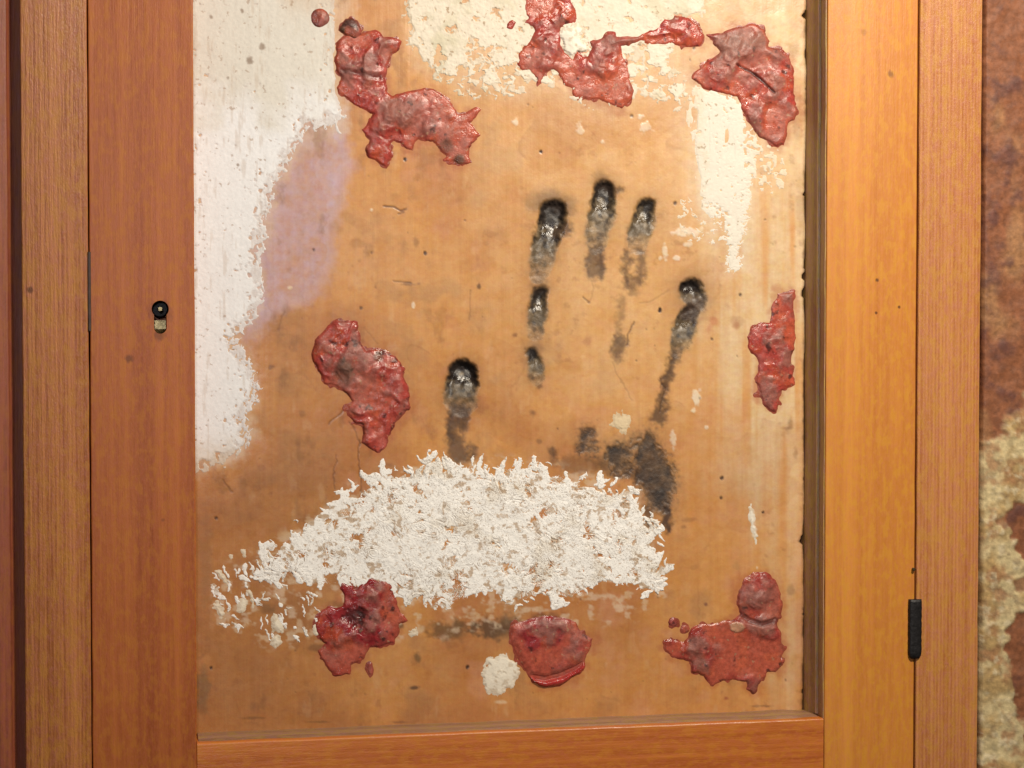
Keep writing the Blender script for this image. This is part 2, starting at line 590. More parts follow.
# ------------------------------------------------------------------ the wall right of the frame
ww, wh = np.meshgrid(np.arange(968, 1320, 1.5), np.arange(-260, 1011, 1.5))
Vw = P(ww, wh, 0.013)
cream = [(1330, 380), (1075, 395), (1024, 402), (1016, 406), (1008, 420), (1003, 432), (990, 440), (983, 445), (960, 450), (960, 1020), (1330, 1020)]
sd = poly_sd(ww, wh, cream) + 7 * fbm(ww, wh, 14, 4, 40) + 2 * fbm(ww, wh, 4, 2, 44)
cm = ss(5, -9, sd)
# brown bays inside the cream
for pts, k in (([(1003, 515), (1014, 505), (1030, 500), (1030, 565), (1018, 560), (1012, 540)], 1), ([(1010, 622), (1024, 612), (1075, 600), (1075, 860), (1030, 760), (1008, 668), (1004, 650)], 1),
               ([(992, 520), (1003, 514), (1012, 522), (1004, 532)], .8), ([(985, 590), (1000, 588), (1010, 596), (998, 604)], .7),
               ([(1012, 580), (1030, 572), (1030, 590), (1016, 592)], .8)):
    s2 = poly_sd(ww, wh, pts) + 4 * fbm(ww, wh, 9, 3, 50)
    cm = np.minimum(cm, 1 - k * ss(2, -3, s2))
n1 = fbm(ww, wh, 22, 4, 60)
n2 = fbm(ww, wh, 7, 3, 65)
col = np.zeros(ww.shape + (3,)) + (0.27, 0.098, 0.042)
col = mixc(col, (0.40, 0.20, 0.085), ss(0.0, 0.9, fbm(ww, wh, 34, 3, 62, 1, 1.8)) * 0.8)
col = mixc(col, (0.12, 0.045, 0.04), ss(0.15, 0.9, n1) * 0.75)
cr = np.zeros(ww.shape + (3,)) + (0.62, 0.50, 0.27)
cr = mixc(cr, (0.46, 0.31, 0.13), ss(-0.2, 0.6, n1))
cr = mixc(cr, (0.36, 0.16, 0.07), ss(0.1, 0.9, fbm(ww, wh, 16, 4, 77)) * 0.7)
cr = mixc(cr, (0.68, 0.58, 0.38), ss(0.2, 1.0, n2) * 0.7)
cr = mixc(cr, (0.28, 0.18, 0.10), ss(0.5, 1.0, -fbm(ww, wh, 8, 3, 69)) * 0.45)
col = mixc(col, cr, cm)
col = col * (1 + 0.16 * fbm(ww, wh, 3.2, 2, 79)[..., None])
h = 0.0006 * n1 + 0.00015 * n2 + 0.0008 * cm + 0.0003 * cm * np.abs(fbm(ww, wh, 7, 3, 71))
edge = (Vw[..., 0] - (PX(979.5) + 0.0075)) / S
h = h - 0.02 * ss(1.5, -3.5, edge + 0.25 * n2)
Vw[..., 1] -= h
grid_mesh("wall", Vw, np.ones((ww.shape[0] - 1, ww.shape[1] - 1), bool), col, 0.62 + 0.15 * cm, M_WALL, kind="structure",
          label="brown painted wall with cream plaster showing at lower right")

# ------------------------------------------------------------------ the charred panel
panel = empty("charred_panel", (float(P(500, 735, YP)[0]), YP, float(P(500, 735, YP)[2])),
              "old wooden panel with a burnt handprint, red wax seals and patches of whitewash", "panel")
U0, U1, V0, V1 = 186, 812, -70, 742
uu, vv = np.meshgrid(np.arange(U0, U1 + 1, 1.0), np.arange(V0, V1 + 1, 1.0))
PB = P(uu, vv, YP)

n_big = fbm(uu, vv, 120, 4, 100)
n_mid = fbm(uu, vv, 32, 4, 105)
n_fine = fbm(uu, vv, 6, 3, 110)
n_str = fbm(uu, vv, 9, 4, 115, 1.0, 14.0)       # vertical streaks
n_hor = fbm(uu, vv, 5, 3, 120, 8.0, 1.0)
BH = 0.00012 * n_mid + 0.00005 * n_str + 0.0003 * n_big

BC = np.zeros(uu.shape + (3,)) + (0.62, 0.305, 0.098)
BC = mixc(BC, (0.43, 0.175, 0.065), ss(0.0, 0.9, n_big) * 0.7)
BC = mixc(BC, (0.66, 0.36, 0.16), ss(0.0, 0.9, -n_big) * 0.6)
BC = mixc(BC, (0.34, 0.150, 0.050), ss(0.25, 1.0, n_mid) * 0.55)
BC = mixc(BC, (0.64, 0.33, 0.22), ss(0.25, 1.0, -n_mid) * 0.35)
# paler round the fingers and right, browner and dirtier left and bottom: lamp falloff painted in
pale = ss(300, 40, np.hypot((uu - 660) / 1.0, (vv - 230) / 1.15)) + 0.25 * n_mid
BC = mixc(BC, (0.72, 0.46, 0.215), np.clip(pale, 0, 1) * 0.70)
dirt_falloff = ss(380, 560, vv) * ss(480, 240, uu) + 0.6 * ss(690, 735, vv + 8 * n_mid) + 0.3 * ss(420, 220, uu)
BC = mixc(BC, (0.36, 0.150, 0.050), np.clip(dirt_falloff * (0.75 + 0.4 * n_mid), 0, 1) * 0.75)
# cream film on the right side, in vertical streaks
film = ss(672, 800, uu + 20 * n_mid) * ss(560, 300, vv - 30 * n_mid) * (0.55 + 0.7 * n_str)
film += 0.9 * ss(9, 2, np.abs(uu - 757 + (vv - 430) * 0.04 + 3 * n_mid)) * ss(250, 330, vv) * ss(580, 470, vv) * (0.7 + 0.5 * n_str)
film += 0.5 * ss(26, 4, np.abs(uu - 782 + 6 * n_mid)) * ss(190, 300, vv) * (0.6 + 0.4 * n_str)
BC = mixc(BC, (0.68, 0.52, 0.31), np.clip(film * 1.25, 0, 1) * 0.85)
BC = mixc(BC, (0.72, 0.54, 0.33), ss(660, 760, uu + 15 * n_mid) * ss(600, 380, vv) * ss(-0.7, 0.7, n_str) * 0.65)
# mauve tint left of the fingers
sdm = poly_sd(uu, vv, [(300, 118), (348, 108), (352, 160), (347, 205), (336, 240), (331, 280), (318, 300), (296, 312), (262, 335), (240, 345), (236, 250), (262, 170)])
mauve = ss(9, -14, sdm + 4 * n_fine + 8 * n_mid)
BC = mixc(BC, (0.54, 0.41, 0.50), mauve * (0.76 + 0.20 * n_fine + 0.14 * n_mid))
# dirty cream at the very top behind the seals
sdt = poly_sd(uu, vv, [(395, -80), (812, -80), (812, 60), (760, 120), (700, 100), (610, 112), (540, 96), (470, 104), (425, 72), (402, 40)])
BC = mixc(BC, (0.70, 0.52, 0.32), ss(14, -16, sdt + 12 * n_mid) * 0.6)
# outlines of the wax seals
def zp(ox, oy, pts):
    return [(ox + a / 4.0, oy + b / 4.0) for a, b in pts]


A = zp(256, 0, [(325, 165), (350, 140), (430, 130), (480, 125), (545, 150), (578, 165), (575, 195), (545, 220), (530, 250), (520, 290), (515, 330), (520, 370), (545, 385), (620, 370), (670, 350), (720, 360), (760, 390), (790, 430), (810, 455), (850, 440),
                (885, 425), (905, 440), (880, 470), (850, 490), (870, 515), (888, 540), (870, 570), (850, 590), (848, 620), (858, 650), (825, 665), (790, 650), (755, 640), (765, 625), (740, 600), (720, 570), (690, 555), (650, 560), (630, 580), (625, 600),
                (600, 600), (580, 570), (550, 555), (535, 570), (545, 610), (540, 640), (520, 670), (500, 660), (480, 635), (450, 625), (440, 600), (450, 560), (430, 520), (450, 480), (470, 455), (430, 435), (390, 415), (350, 385), (325, 375), (318, 350),
                (335, 320), (320, 280), (318, 230), (318, 190)])
B = zp(512, 0, [(45, 20), (60, -30), (90, -60), (220, -60), (240, 0), (255, 40), (262, 75), (240, 95), (200, 115), (190, 145), (195, 180), (215, 215), (240, 235), (255, 200), (280, 210), (300, 220), (315, 190), (300, 165), (350, 150), (385, 125), (410, 130), (420, 145),
                (470, 140), (540, 125), (590, 110), (610, 75), (650, 60), (700, 70), (740, 100), (760, 140), (755, 190), (720, 195), (680, 190), (640, 170), (560, 180), (520, 170), (480, 180), (435, 185), (440, 220), (460, 260), (470, 310), (490, 360),
                (480, 400), (440, 435), (400, 425), (350, 400), (300, 405), (255, 385), (240, 355), (210, 335), (190, 305), (165, 285), (135, 290), (130, 320), (100, 345), (90, 310), (70, 290), (35, 290), (20, 260), (25, 220), (60, 170), (75, 145), (85, 125),
                (60, 105), (20, 95), (0, 120), (-20, 110), (0, 80), (40, 85), (60, 70), (50, 50)])
Cc = [(690, 80), (693, 71), (707, 62), (719, 51), (712, 41), (707, 35), (722, 31), (737, 26), (752, 24), (764, 29), (768, 40), (768, 47), (778, 47), (787, 54), (792, 61), (794, 72), (793, 85), (794, 100), (799, 111), (794, 120), (788, 122), (787, 132), (783, 144), (778, 147), (770, 145),
      (759, 140), (752, 130), (747, 122), (744, 110), (741, 100), (738, 95), (727, 95), (712, 91), (704, 89), (697, 84)]
Dd = zp(256, 192, [(225, 650), (240, 590), (280, 545), (320, 510), (370, 505), (405, 520), (410, 560), (425, 600), (440, 635), (480, 630), (520, 645), (560, 650), (590, 700), (590, 740), (600, 768), (615, 808), (618, 848), (600, 888), (570, 918),
                   (550, 958), (530, 983), (510, 1018), (485, 1038), (450, 1018), (420, 1003), (430, 968), (425, 933), (390, 918), (360, 898), (350, 868), (380, 838), (360, 808), (330, 788), (285, 768), (275, 760), (255, 720), (235, 685)])
Ee = [(777, 293), (785, 291), (795, 291), (794, 310), (793, 330), (794, 350), (793, 370), (793, 384), (782, 390), (780, 399), (775, 411), (769, 412), (763, 405), (758, 396), (757, 384), (757, 375), (758, 362), (751, 349), (748, 337), (752, 326), (762, 323), (770, 324), (772, 312), (775, 300)]
Ff = zp(256, 576, [(345, 30), (375, 40), (390, 55), (420, 25), (460, 15), (520, 18), (550, 40), (545, 75), (560, 110), (575, 150), (610, 180), (575, 195), (570, 240), (555, 270), (500, 285), (460, 290), (445, 320), (420, 345), (380, 355), (370, 390),
                   (320, 400), (290, 370), (255, 330), (245, 300), (280, 270), (250, 250), (235, 200), (250, 150), (290, 130), (340, 120), (350, 80), (330, 50)])
Gg = zp(512, 576, [(0, 200), (60, 175), (120, 160), (200, 165), (250, 185), (280, 215), (325, 250), (310, 290), (300, 320), (290, 360), (270, 390), (220, 420), (170, 445), (110, 445), (80, 420), (60, 390), (30, 350), (5, 310), (-8, 260)])
Hh = [(663, 647), (664, 640), (672, 638), (684, 642), (692, 630), (702, 624), (720, 622), (736, 620), (740, 614), (736, 604), (737, 590), (744, 580), (754, 573), (766, 573), (776, 580), (781, 594), (781, 612), (778, 624), (780, 636), (784, 650), (782, 664), (776, 673), (768, 673), (762, 683),
      (756, 694), (751, 696), (747, 690), (744, 683), (732, 678), (722, 681), (712, 685), (704, 675), (692, 671), (689, 662), (684, 658), (672, 657), (665, 652)]

for q_, pl in enumerate((A, B, Cc, Dd, Ee, Ff, Gg, Hh)):
    # greasy red-brown stain that the wax left in the wood round each seal
    sq = poly_sd(uu, vv, pl) + 3.5 * n_fine + 5 * n_mid
    BC = mixc(BC, (0.42, 0.12, 0.06), ss(7, -3, sq) * 0.5)
# smudges: (x, y, rx, ry, strength, colour)
SM = [(500, 628, 38, 13, .85, (.10, .06, .035)), (452, 630, 30, 11, .75, (.13, .08, .04)), (545, 618, 20, 7, .6, (.10, .06, .035)),
      (345, 545, 12, 12, .3, (.2, .1, .05)), (415, 688, 6, 2.2, .8, (.09, .05, .03)), (417, 657, 4, 6, .7, (.12, .08, .04)),
      (398, 626, 7, 3, .7, (.1, .06, .03)), (318, 648, 10, 5, .6, (.12, .06, .03)), (268, 608, 10, 7, .5, (.15, .09, .05)), (340, 610, 12, 8, .4, (.13, .08, .04)),
      (416, 243, 4, 7, .55, (.24, .12, .05)), (409, 284, 10, 2.2, .6, (.2, .11, .07)), (479, 285, 2.4, 4, .8, (.10, .05, .03)),
      (271, 367, 4, 3, .7, (.15, .08, .05)), (286, 310, 4, 12, .35, (.2, .13, .12)), (386, 465, 10, 3, .45, (.2, .1, .05)), (302, 414, 4, 5, .4, (.2, .1, .05)),
      (297, 443, 4, 5, .35, (.2, .1, .05)), (358, 243, 10, 5, .3, (.25, .12, .05)), (714, 322, 6, 5, .55, (.50, .15, .08)), (735, 325, 5, 5, .55, (.42, .15, .08)),
      (588, 342, 5, 6, .4, (.4, .17, .1)), (710, 328, 4, 6, .4, (.5, .17, .1)), (793, 48, 8, 9, .4, (.3, .2, .08)), (798, 120, 7, 22, .35, (.32, .18, .08)), (802, 210, 6, 40, .3, (.32, .2, .1)),
      (690, 520, 10, 3, .45, (.2, .1, .05)), (684, 527, 4, 2.5, .5, (.2, .1, .05)), (440, 340, 5, 5, .25, (.3, .14, .08)), (482, 405, 8, 9, .4, (.35, .10, .05)), (430, 430, 8, 9, .35, (.32, .13, .06)),
      (540, 387, 4, 4, .6, (.12, .06, .04)), (533, 413, 4.5, 4, .6, (.12, .06, .04)), (552, 452, 4, 5, .55, (.14, .07, .04)), (515, 335, 3.5, 3, .6, (.2, .08, .04)), (539, 441, 3.5, 3, .5, (.16, .08, .05)),
      (225, 490, 10, 5, .35, (.2, .1, .04)), (243, 485, 5, 9, .3, (.2, .1, .04)), (206, 560, 9, 60, .35, (.25, .15, .08)), (203, 690, 8, 30, .5, (.16, .13, .08)),
      (726, 698, 3, 2.4, .7, (.3, .07, .05)), (762, 706, 12, 1.3, .6, (.12, .07, .04)), (706, 604, 2.2, 2.2, .8, (.2, .08, .05)), (256, 718, 16, 1.4, .6, (.12, .07, .03)), (318, 722, 14, 1.2, .5, (.12, .07, .03)),
      (398, 722, 12, 1.3, .6, (.15, .06, .03)), (500, 702, 7, 2, .6, (.74, .6, .4)), (606, 664, 2, 4, .4, (.7, .45, .25)), (790, 425, 4, 8, .55, (.2, .12, .06)), (788, 428, 7, 2, .5, (.15, .08, .05)),
      (796, 452, 3, 8, .5, (.25, .15, .08)), (790, 590, 5, 6, .5, (.3, .18, .09)), (736, 565, 5, 6, .3, (.3, .18, .08)), (380, 390, 30, 40, .12, (.2, .1, .05)), (300, 480, 50, 30, .15, (.2, .1, .05))]
for x, y, rx, ry, k, c in SM:
    d = np.hypot((uu - x) / rx, (vv - y) / ry) + 0.35 * n_fine
    BC = mixc(BC, c, ss(1.15, 0.35, d) * k)
# small light dabs of paint on the bare wood
for x, y, rx, ry in ((372, 210, 2, 2), (413, 305, 2, 5), (291, 288, 2, 1.5), (752, 518, 3.5, 10), (754, 535, 3, 5), (757, 568, 2, 3), (697, 397, 4, 8), (706, 427, 2, 2), (693, 411, 3, 3), (675, 440, 5, 10),
                     (645, 128, 6, 6), (580, 126, 5, 8), (640, 118, 5, 4), (602, 142, 3, 3), (515, 122, 4, 3), (660, 258, 2, 3), (676, 258, 4, 2), (690, 232, 14, 4), (664, 249, 3, 8), (685, 245, 6, 3), (250, 14, 2, 3)):
    d = np.hypot((uu - x) / rx, (vv - y) / ry) + 0.7 * n_fine + 0.2 * n_str
    m = ss(1.1, 0.5, d)
    BC = mixc(BC, (0.80, 0.70, 0.55), m * 0.85)
    BH += 0.00012 * m
# scratches and hair cracks
SCR = [([(384, 206), (394, 207), (401, 211), (407, 209)], 1.2, .8), ([(398, 214), (404, 212)], 1.0, .7), ([(360, 440), (358, 460), (361, 485), (363, 500)], 0.8, .75), ([(349, 422), (357, 434), (360, 446)], 0.8, .5),
       ([(328, 424), (340, 414), (346, 406)], 1.0, .6), ([(337, 455), (333, 475), (335, 490)], 0.7, .45), ([(592, 281), (593, 296), (589, 303)], 0.8, .25), ([(583, 297), (590, 303)], 1.3, .5),
       ([(634, 322), (629, 332), (627, 345)], 1.2, .6), ([(640, 303), (650, 302), (660, 296), (668, 290)], 0.8, .25), ([(612, 362), (618, 376), (624, 386), (632, 400)], 1.0, .25),
       ([(660, 378), (665, 388), (662, 400), (660, 412)], 1.0, .6), ([(500, 628), (530, 632)], 1.0, .3), ([(222, 480), (232, 492)], 1.2, .5), ([(278, 330), (284, 312)], 1.4, .4), ([(394, 281), (412, 283)], 1.0, .5),
       ([(470, 290), (470, 320)], 0.7, .35), ([(366, 330), (378, 344)], 0.8, .2), ([(700, 60), (704, 120)], .7, .2)]
for pts, wd, k in SCR:
    d, _ = chain_sd(uu + 1.2 * n_fine, vv, [(a, b, wd * 0.5) for a, b in pts])
    m = ss(0.9, -0.3, d) * k
    BC = mixc(BC, (0.09, 0.04, 0.025), m)
    BH -= 0.00025 * m
# brown freckles and rubbed grime
frk = ss(0.55, 1.0, fbm(uu, vv, 9, 4, 180)) * ss(-0.4, 0.6, fbm(uu, vv, 60, 3, 185))
BC = mixc(BC, (0.26, 0.11, 0.045), frk * 0.30)
frk2 = ss(0.62, 1.0, fbm(uu, vv, 14, 4, 190, 1.0, 2.2))
BC = mixc(BC, (0.78, 0.56, 0.34), frk2 * 0.15)
# thin milky film round the upper right white patch
sdw = poly_sd(uu, vv, [(676, 70), (745, 95), (768, 140), (756, 200), (744, 270), (722, 275), (706, 225), (684, 180), (676, 120)])
BC = mixc(BC, (0.73, 0.62, 0.46), ss(18, -14, sdw + 10 * n_mid + 5 * n_str) * (0.62 + 0.3 * n_str).clip(0, 1))
sdl = poly_sd(uu, vv, [(188, -80), (352, -80), (352, 20), (346, 60), (350, 130), (300, 150), (280, 190), (266, 250), (262, 310), (240, 335), (252, 370), (256, 430), (236, 462), (188, 474)])
BC = mixc(BC, (0.72, 0.60, 0.47), ss(8, -8, sdl + 5 * n_mid + 4 * n_fine) * 0.55)
tl = fbm(uu + 10 * n_mid, vv + 10 * n_mid, 95, 3, 192)
BC = mixc(BC, (0.30, 0.125, 0.045), ss(0.05, 0.0, np.abs(tl - 0.18)) * ss(-0.2, 0.5, n_mid) * 0.28)
BC = mixc(BC, (0.46, 0.20, 0.07), ss(0.18, 0.22, tl) * 0.20)
grm = ss(0.35, 1.0, fbm(uu, vv, 20, 5, 196, 1.0, 1.6, 0.62)) * ss(640, 300, uu)
BC = mixc(BC, (0.24, 0.115, 0.048), grm * 0.45)
# milky smears left round the mound by the brush
sdq = poly_sd(uu, vv, [(212, 575), (262, 545), (345, 490), (452, 452), (560, 464), (640, 488), (672, 600), (640, 618), (560, 628), (470, 634), (410, 640), (330, 640), (262, 650), (214, 628)])
smr = ss(6, -6, sdq + 4 * n_mid) * ss(0.1, 0.75, fbm(uu, vv, 7, 4, 198, 1.3, 1.0) + 0.2 * n_fine)
BC = mixc(BC, (0.70, 0.56, 0.40), smr * 0.62)
# worm holes and specks
rs = np.random.RandomState(11)
SP = [(740, 295, 1.3), (660, 310, 2.0), (675, 203, 1.3), (694, 48, 1.3), (690, 60, 1.2), (722, 478, 1.4), (721, 498, 1.3), (763, 512, 1.6), (737, 356, 1.0), (712, 339, 1.0), (467, 668, 1.2), (468, 667, 1.2),
      (211, 668, 1.5), (216, 518, 1.2), (314, 250, 1.1), (465, 220, 1.0), (541, 152, 1.6), (632, 116, 1.0), (405, 159, 1.5), (425, 253, 1.4), (361, 308, 1.0)]
for _ in range(130):
    SP.append((rs.uniform(200, 803), rs.uniform(0, 730), abs(rs.normal(0, 0.35)) + 0.1))
for x, y, r in SP:
    i0, i1, j0, j1 = int(y - V0 - r * 3 - 2), int(y - V0 + r * 3 + 3), int(x - U0 - r * 3 - 2), int(x - U0 + r * 3 + 3)
    sl = (slice(max(i0, 0), i1), slice(max(j0, 0), j1))
    d = np.hypot(uu[sl] - x, (vv[sl] - y) * (0.7 + 0.5 * ((x * 7.3) % 1))) - r + 0.9 * n_fine[sl]
    m = ss(0.8, -0.5, d) * min(1.0, 0.2 + r * 0.5)
    BC[sl] = mixc(BC[sl], (0.06, 0.03, 0.02), m)
    BH[sl] -= 0.00018 * m

# the burnt hand: chains of (x, y, radius), depth in mm, tip darkness, tail fade
SCORCH = [
    ("thumb", [(463, 373, 13), (462, 384, 14.5), (460, 400, 15)], 4.6, 1.0, "burnt thumb hollow, black char and painted shade above grey ash"),
    ("index", [(554, 213, 13), (551, 226, 13.5), (545, 245, 12), (541, 262, 10), (538, 274, 8.5)], 4.2, 1.0, "burnt index fingertip hollow, longest and blackest"),
    ("index2", [(541, 293, 6), (537, 310, 8.5), (535, 332, 8)], 2.0, 0.72, "burnt middle joint below the index fingertip"),
    ("index3", [(532, 353, 4.5), (537, 368, 7), (537, 380, 6)], 1.8, 0.9, "small burnt joint low in the index finger line"),
    ("middle", [(604, 190, 9.5), (603, 204, 11), (600, 222, 11.5), (597, 236, 9.5), (596, 247, 7)], 3.6, 0.85, "burnt middle fingertip hollow, topmost"),
    ("ring", [(647, 206, 7), (644, 218, 10), (639, 232, 10.5), (637, 244, 8)], 2.8, 0.72, "burnt ring fingertip hollow, palest grey"),
    ("little", [(691, 291, 11), (696, 300, 10)], 3.6, 1.0, "burnt little fingertip hollow, round and black"),
    ("little2", [(688, 313, 8), (685, 325, 10), (680, 342, 9), (676, 352, 6)], 1.6, 0.55, "dark scorched joint below the little fingertip"),
    ("heel", [(646, 445, 14), (653, 466, 20), (657, 482, 21), (659, 498, 15)], 1.0, 0.75, "large black scorch of the palm heel"),
    ("heel2", [(618, 454, 12), (620, 465, 13)], 0.8, 0.7, "round dark scorch left of the palm heel"),
    ("heel3", [(585, 434, 7), (587, 447, 8)], 0.5, 0.6, "smallest dark scorch above the whitewash mound"),
]
BR = 0.38 + 0.10 * n_mid
owner = np.zeros(uu.shape, int)
ownsd = np.full(uu.shape, 0.0)
warp = 1.6 * fbm(uu, vv, 9, 3, 130)
fine2 = fbm(uu, vv, 3.2, 3, 140)
for k, (nm, pts, dep, tip, lab) in enumerate(SCORCH):
    xs = [p[0] for p in pts]
    ys = [p[1] for p in pts]
    sl = (slice(int(min(ys) - V0 - 55), int(max(ys) - V0 + 75)), slice(int(min(xs) - U0 - 50), int(max(xs) - U0 + 50)))
    x, y = uu[sl], vv[sl]
    soft = nm.startswith("heel")
    d, t = chain_sd(x + (warp[sl] * (2.2 if soft else 0.9)), y + warp[sl] * (1.2 if soft else .5), pts)
    d = d + (fine2[sl] * (3.2 if soft else 0.7)) + (0 if soft else 0.8 * fbm(x, y, 12, 2, 170 + k) - 1.7)
    t = (y - min(ys) + pts[0][2]) / (max(ys) - min(ys) + pts[0][2] + pts[-1][2])
    core = ss(2.6, -3.6, d) if not soft else ss(7, -9, d)
    halo = np.exp(-np.clip(d, 0, None) / 6.5) * (0.75 + 0.35 * n_mid[sl])
    up = 0.6 + 0.4 * ss(6, -8, y - ys[0])       # soot stronger above the tip
    BC[sl] = mixc(BC[sl], (0.10, 0.055, 0.035), halo * (0.62 if not soft else 0.55) * up * tip * (1 - core))
    char_shade = np.zeros(x.shape + (3,)) + (0.016, 0.014, 0.015)  # burnt black, with the shade under each hollow's upper edge painted in
    ash = np.zeros(x.shape + (3,)) + (0.125, 0.092, 0.056)
    blot = fbm(x, y, 8, 3, 151 + k)
    ash = mixc(ash, (0.215, 0.165, 0.105), ss(0.0, 0.8, blot))
    ash = mixc(ash, (0.045, 0.038, 0.034), ss(0.15, 0.8, -fbm(x, y, 6, 3, 158 + k)))
    ash = mixc(ash, (0.36, 0.32, 0.26), ss(0.85, 1.05, fbm(x, y, 3.6, 3, 163 + k)) * 0.7)
    if soft:
        a = 0.25 * ss(-0.1, 0.9, fbm(x, y, 9, 4, 155 + k))
        c = mixc(char_shade * 1.7, (0.12, 0.085, 0.06), a * 2)
    else:
        a = ss(0.24, 0.50, t + 0.10 * fine2[sl] + 0.14 * blot + 0.55 * (1 - tip))
        c = char_shade + (ash - char_shade) * a[..., None]
        # far end fades towards brown bare wood
        c = mixc(c, (0.30, 0.16, 0.08), ss(0.72, 1.05, t + 0.1 * fine2[sl]) * 0.75)
    BC[sl] = mixc(BC[sl], c, core * ((0.90 + 0.12 * fbm(x, y, 12, 3, 195 + k)).clip(0, 1) if soft else (0.98 - 0.5 * ss(0.5, 1.05, t + 0.15 * blot))))
    # hollow: deep steep head, shallow tail
    prof = ss(1.5, -8.0, d)
    if soft:
        dz = dep * prof * (0.7 + 0.10 * fine2[sl])
    else:
        dz = dep * prof * (1.0 - 0.88 * ss(0.15, 0.75, t)) + 0.05 * core * fine2[sl] + 0.45 * core * fbm(x, y, 9, 2, 160 + k) * (1 - 0.6 * ss(.5, .9, t))
    BH[sl] -= 0.001 * dz
    BR[sl] = BR[sl] * (1 - core) + core * (0.50 + 0.08 * fine2[sl] + 0.10 * n_mid[sl] - (0 if soft else 0.30) * np.exp(-((t - 0.36) / 0.10) ** 2))
    m = d < (-0.3 if not soft else 0.0)
    better = m & ((owner[sl] == 0) | (d < ownsd[sl]))
    owner[sl] = np.where(better, k + 1, owner[sl])
    ownsd[sl] = np.where(better, d, ownsd[sl])
# smoky tails between and below the hollows
TAIL = [([(457, 412, 8), (454, 432, 7), (457, 455, 9)], .62), ([(452, 410, 3), (451, 440, 3)], .55), ([(463, 410, 3.5), (462, 428, 3)], .5), ([(472, 448, 2.5), (471, 458, 2)], .6), ([(540, 278, 5), (539, 288, 4)], .25),
        ([(595, 252, 7), (594, 272, 8)], .6), ([(599, 255, 2), (601, 275, 1.5)], .5), ([(588, 258, 1.5), (586, 268, 2.5)], .5), ([(629, 252, 2.5), (627, 272, 3.5), (628, 286, 4)], .62), ([(639, 252, 3), (641, 270, 3.5), (640, 282, 2.5)], .55),
        ([(634, 280, 6), (632, 292, 4)], .4), ([(620, 340, 5), (617, 356, 5)], .6), ([(622, 300, 3), (618, 330, 3), (613, 352, 2)], .35), ([(675, 354, 5), (670, 370, 4), (666, 385, 4)], .62), ([(672, 356, 2), (667, 376, 2)], .5),
        ([(664, 388, 2), (661, 404, 3), (658, 418, 7)], .65), ([(664, 395, 1.2), (667, 410, 1.2)], .5), ([(668, 510, 5), (667, 528, 4)], .75), ([(648, 512, 4), (650, 530, 3)], .55), ([(600, 462, 7), (612, 470, 7)], .4),
        ([(570, 464, 8), (600, 466, 5)], .35), ([(633, 472, 7), (640, 476, 7)], .5), ([(552, 450, 2.5), (553, 462, 2)], .5), ([(620, 505, 3), (624, 540, 2)], .3), ([(580, 432, 2), (582, 448, 2)], .4), ([(592, 430, 2), (594, 444, 2)], .5),
        ([(532, 204, 7), (548, 197, 7), (566, 206, 8)], .26), ([(696, 304, 7), (688, 314, 7)], .7), ([(600, 178, 5), (614, 190, 5)], .3), ([(616, 190, 2), (622, 189, 1.5)], .6), ([(558, 232, 5), (566, 228, 5)], .65)]
for pts, k in TAIL:
    xs = [p[0] for p in pts]
    ys = [p[1] for p in pts]
    sl = (slice(int(min(ys) - V0 - 20), int(max(ys) - V0 + 20)), slice(int(min(xs) - U0 - 20), int(max(xs) - U0 + 20)))
    d, _ = chain_sd(uu[sl] + 1.6 * warp[sl] + 0.8 * n_str[sl], vv[sl], pts)
    m = ss(5.0, -3.5, d + 1.8 * fine2[sl] + 1.5 * n_str[sl]) * min(1, k * 1.25)
    BC[sl] = mixc(BC[sl], (0.075, 0.045, 0.032), m)
    BH[sl] -= 0.00018 * m

# ragged right edge of the board
ev = fbm(np.arange(V0, V1 + 1.0), np.zeros(V1 - V0 + 1), 26, 4, 170) * 1.2 + np.clip(fbm(np.arange(V0, V1 + 1.0), np.ones(V1 - V0 + 1) * 9, 15, 3, 175) - 0.55, 0, 1) * -9
xe = PX(806.5, YP)
ed = (xe - PB[..., 0]) / S + ev[:, None]
BH = BH - 0.012 * ss(1.6, -0.2, ed) - 0.0006 * ss(5, 0, ed)
BC = mixc(BC, (0.16, 0.09, 0.045), ss(5, 0.5, ed + 1.5 * n_fine) * 0.7)

Vb = PB.copy()
Vb[..., 1] -= BH
ey, ex = np.gradient(BH)
nrm = np.stack([-ex / S, -np.ones_like(ex), ey / S], -1)
nrm /= np.linalg.norm(nrm, axis=-1, keepdims=True)
keep_all = (ed[:-1, :-1] > -1.2)
fo = owner[:-1, :-1]
board = grid_mesh("board", Vb, keep_all & (fo == 0), BC, BR, M_BOARD, panel, normals=nrm)
for k, (nm, pts, dep, tip, lab) in enumerate(SCORCH):
    grid_mesh("scorch_mark", Vb, keep_all & (fo == k + 1), BC, BR, M_CHAR, board, normals=nrm, label=lab)


def base_h(x, y):
    """height of the board under a point (bilinear)"""
    a = np.clip(x - U0, 0, U1 - U0 - 1.001)
    b = np.clip(y - V0, 0, V1 - V0 - 1.001)
    i, j = np.floor(b).astype(int), np.floor(a).astype(int)
    fx, fy = a - j, b - i
    return (BH[i, j] * (1 - fx) + BH[i, j + 1] * fx) * (1 - fy) + (BH[i + 1, j] * (1 - fx) + BH[i + 1, j + 1] * fx) * fy


def local(pts, pad, step):
    xs = [p[0] for p in pts]
    ys = [p[1] for p in pts]
    return np.meshgrid(np.arange(math.floor(min(xs)) - pad, max(xs) + pad, step), np.arange(max(math.floor(min(ys)) - pad, V0 + 8), max(ys) + pad, step))


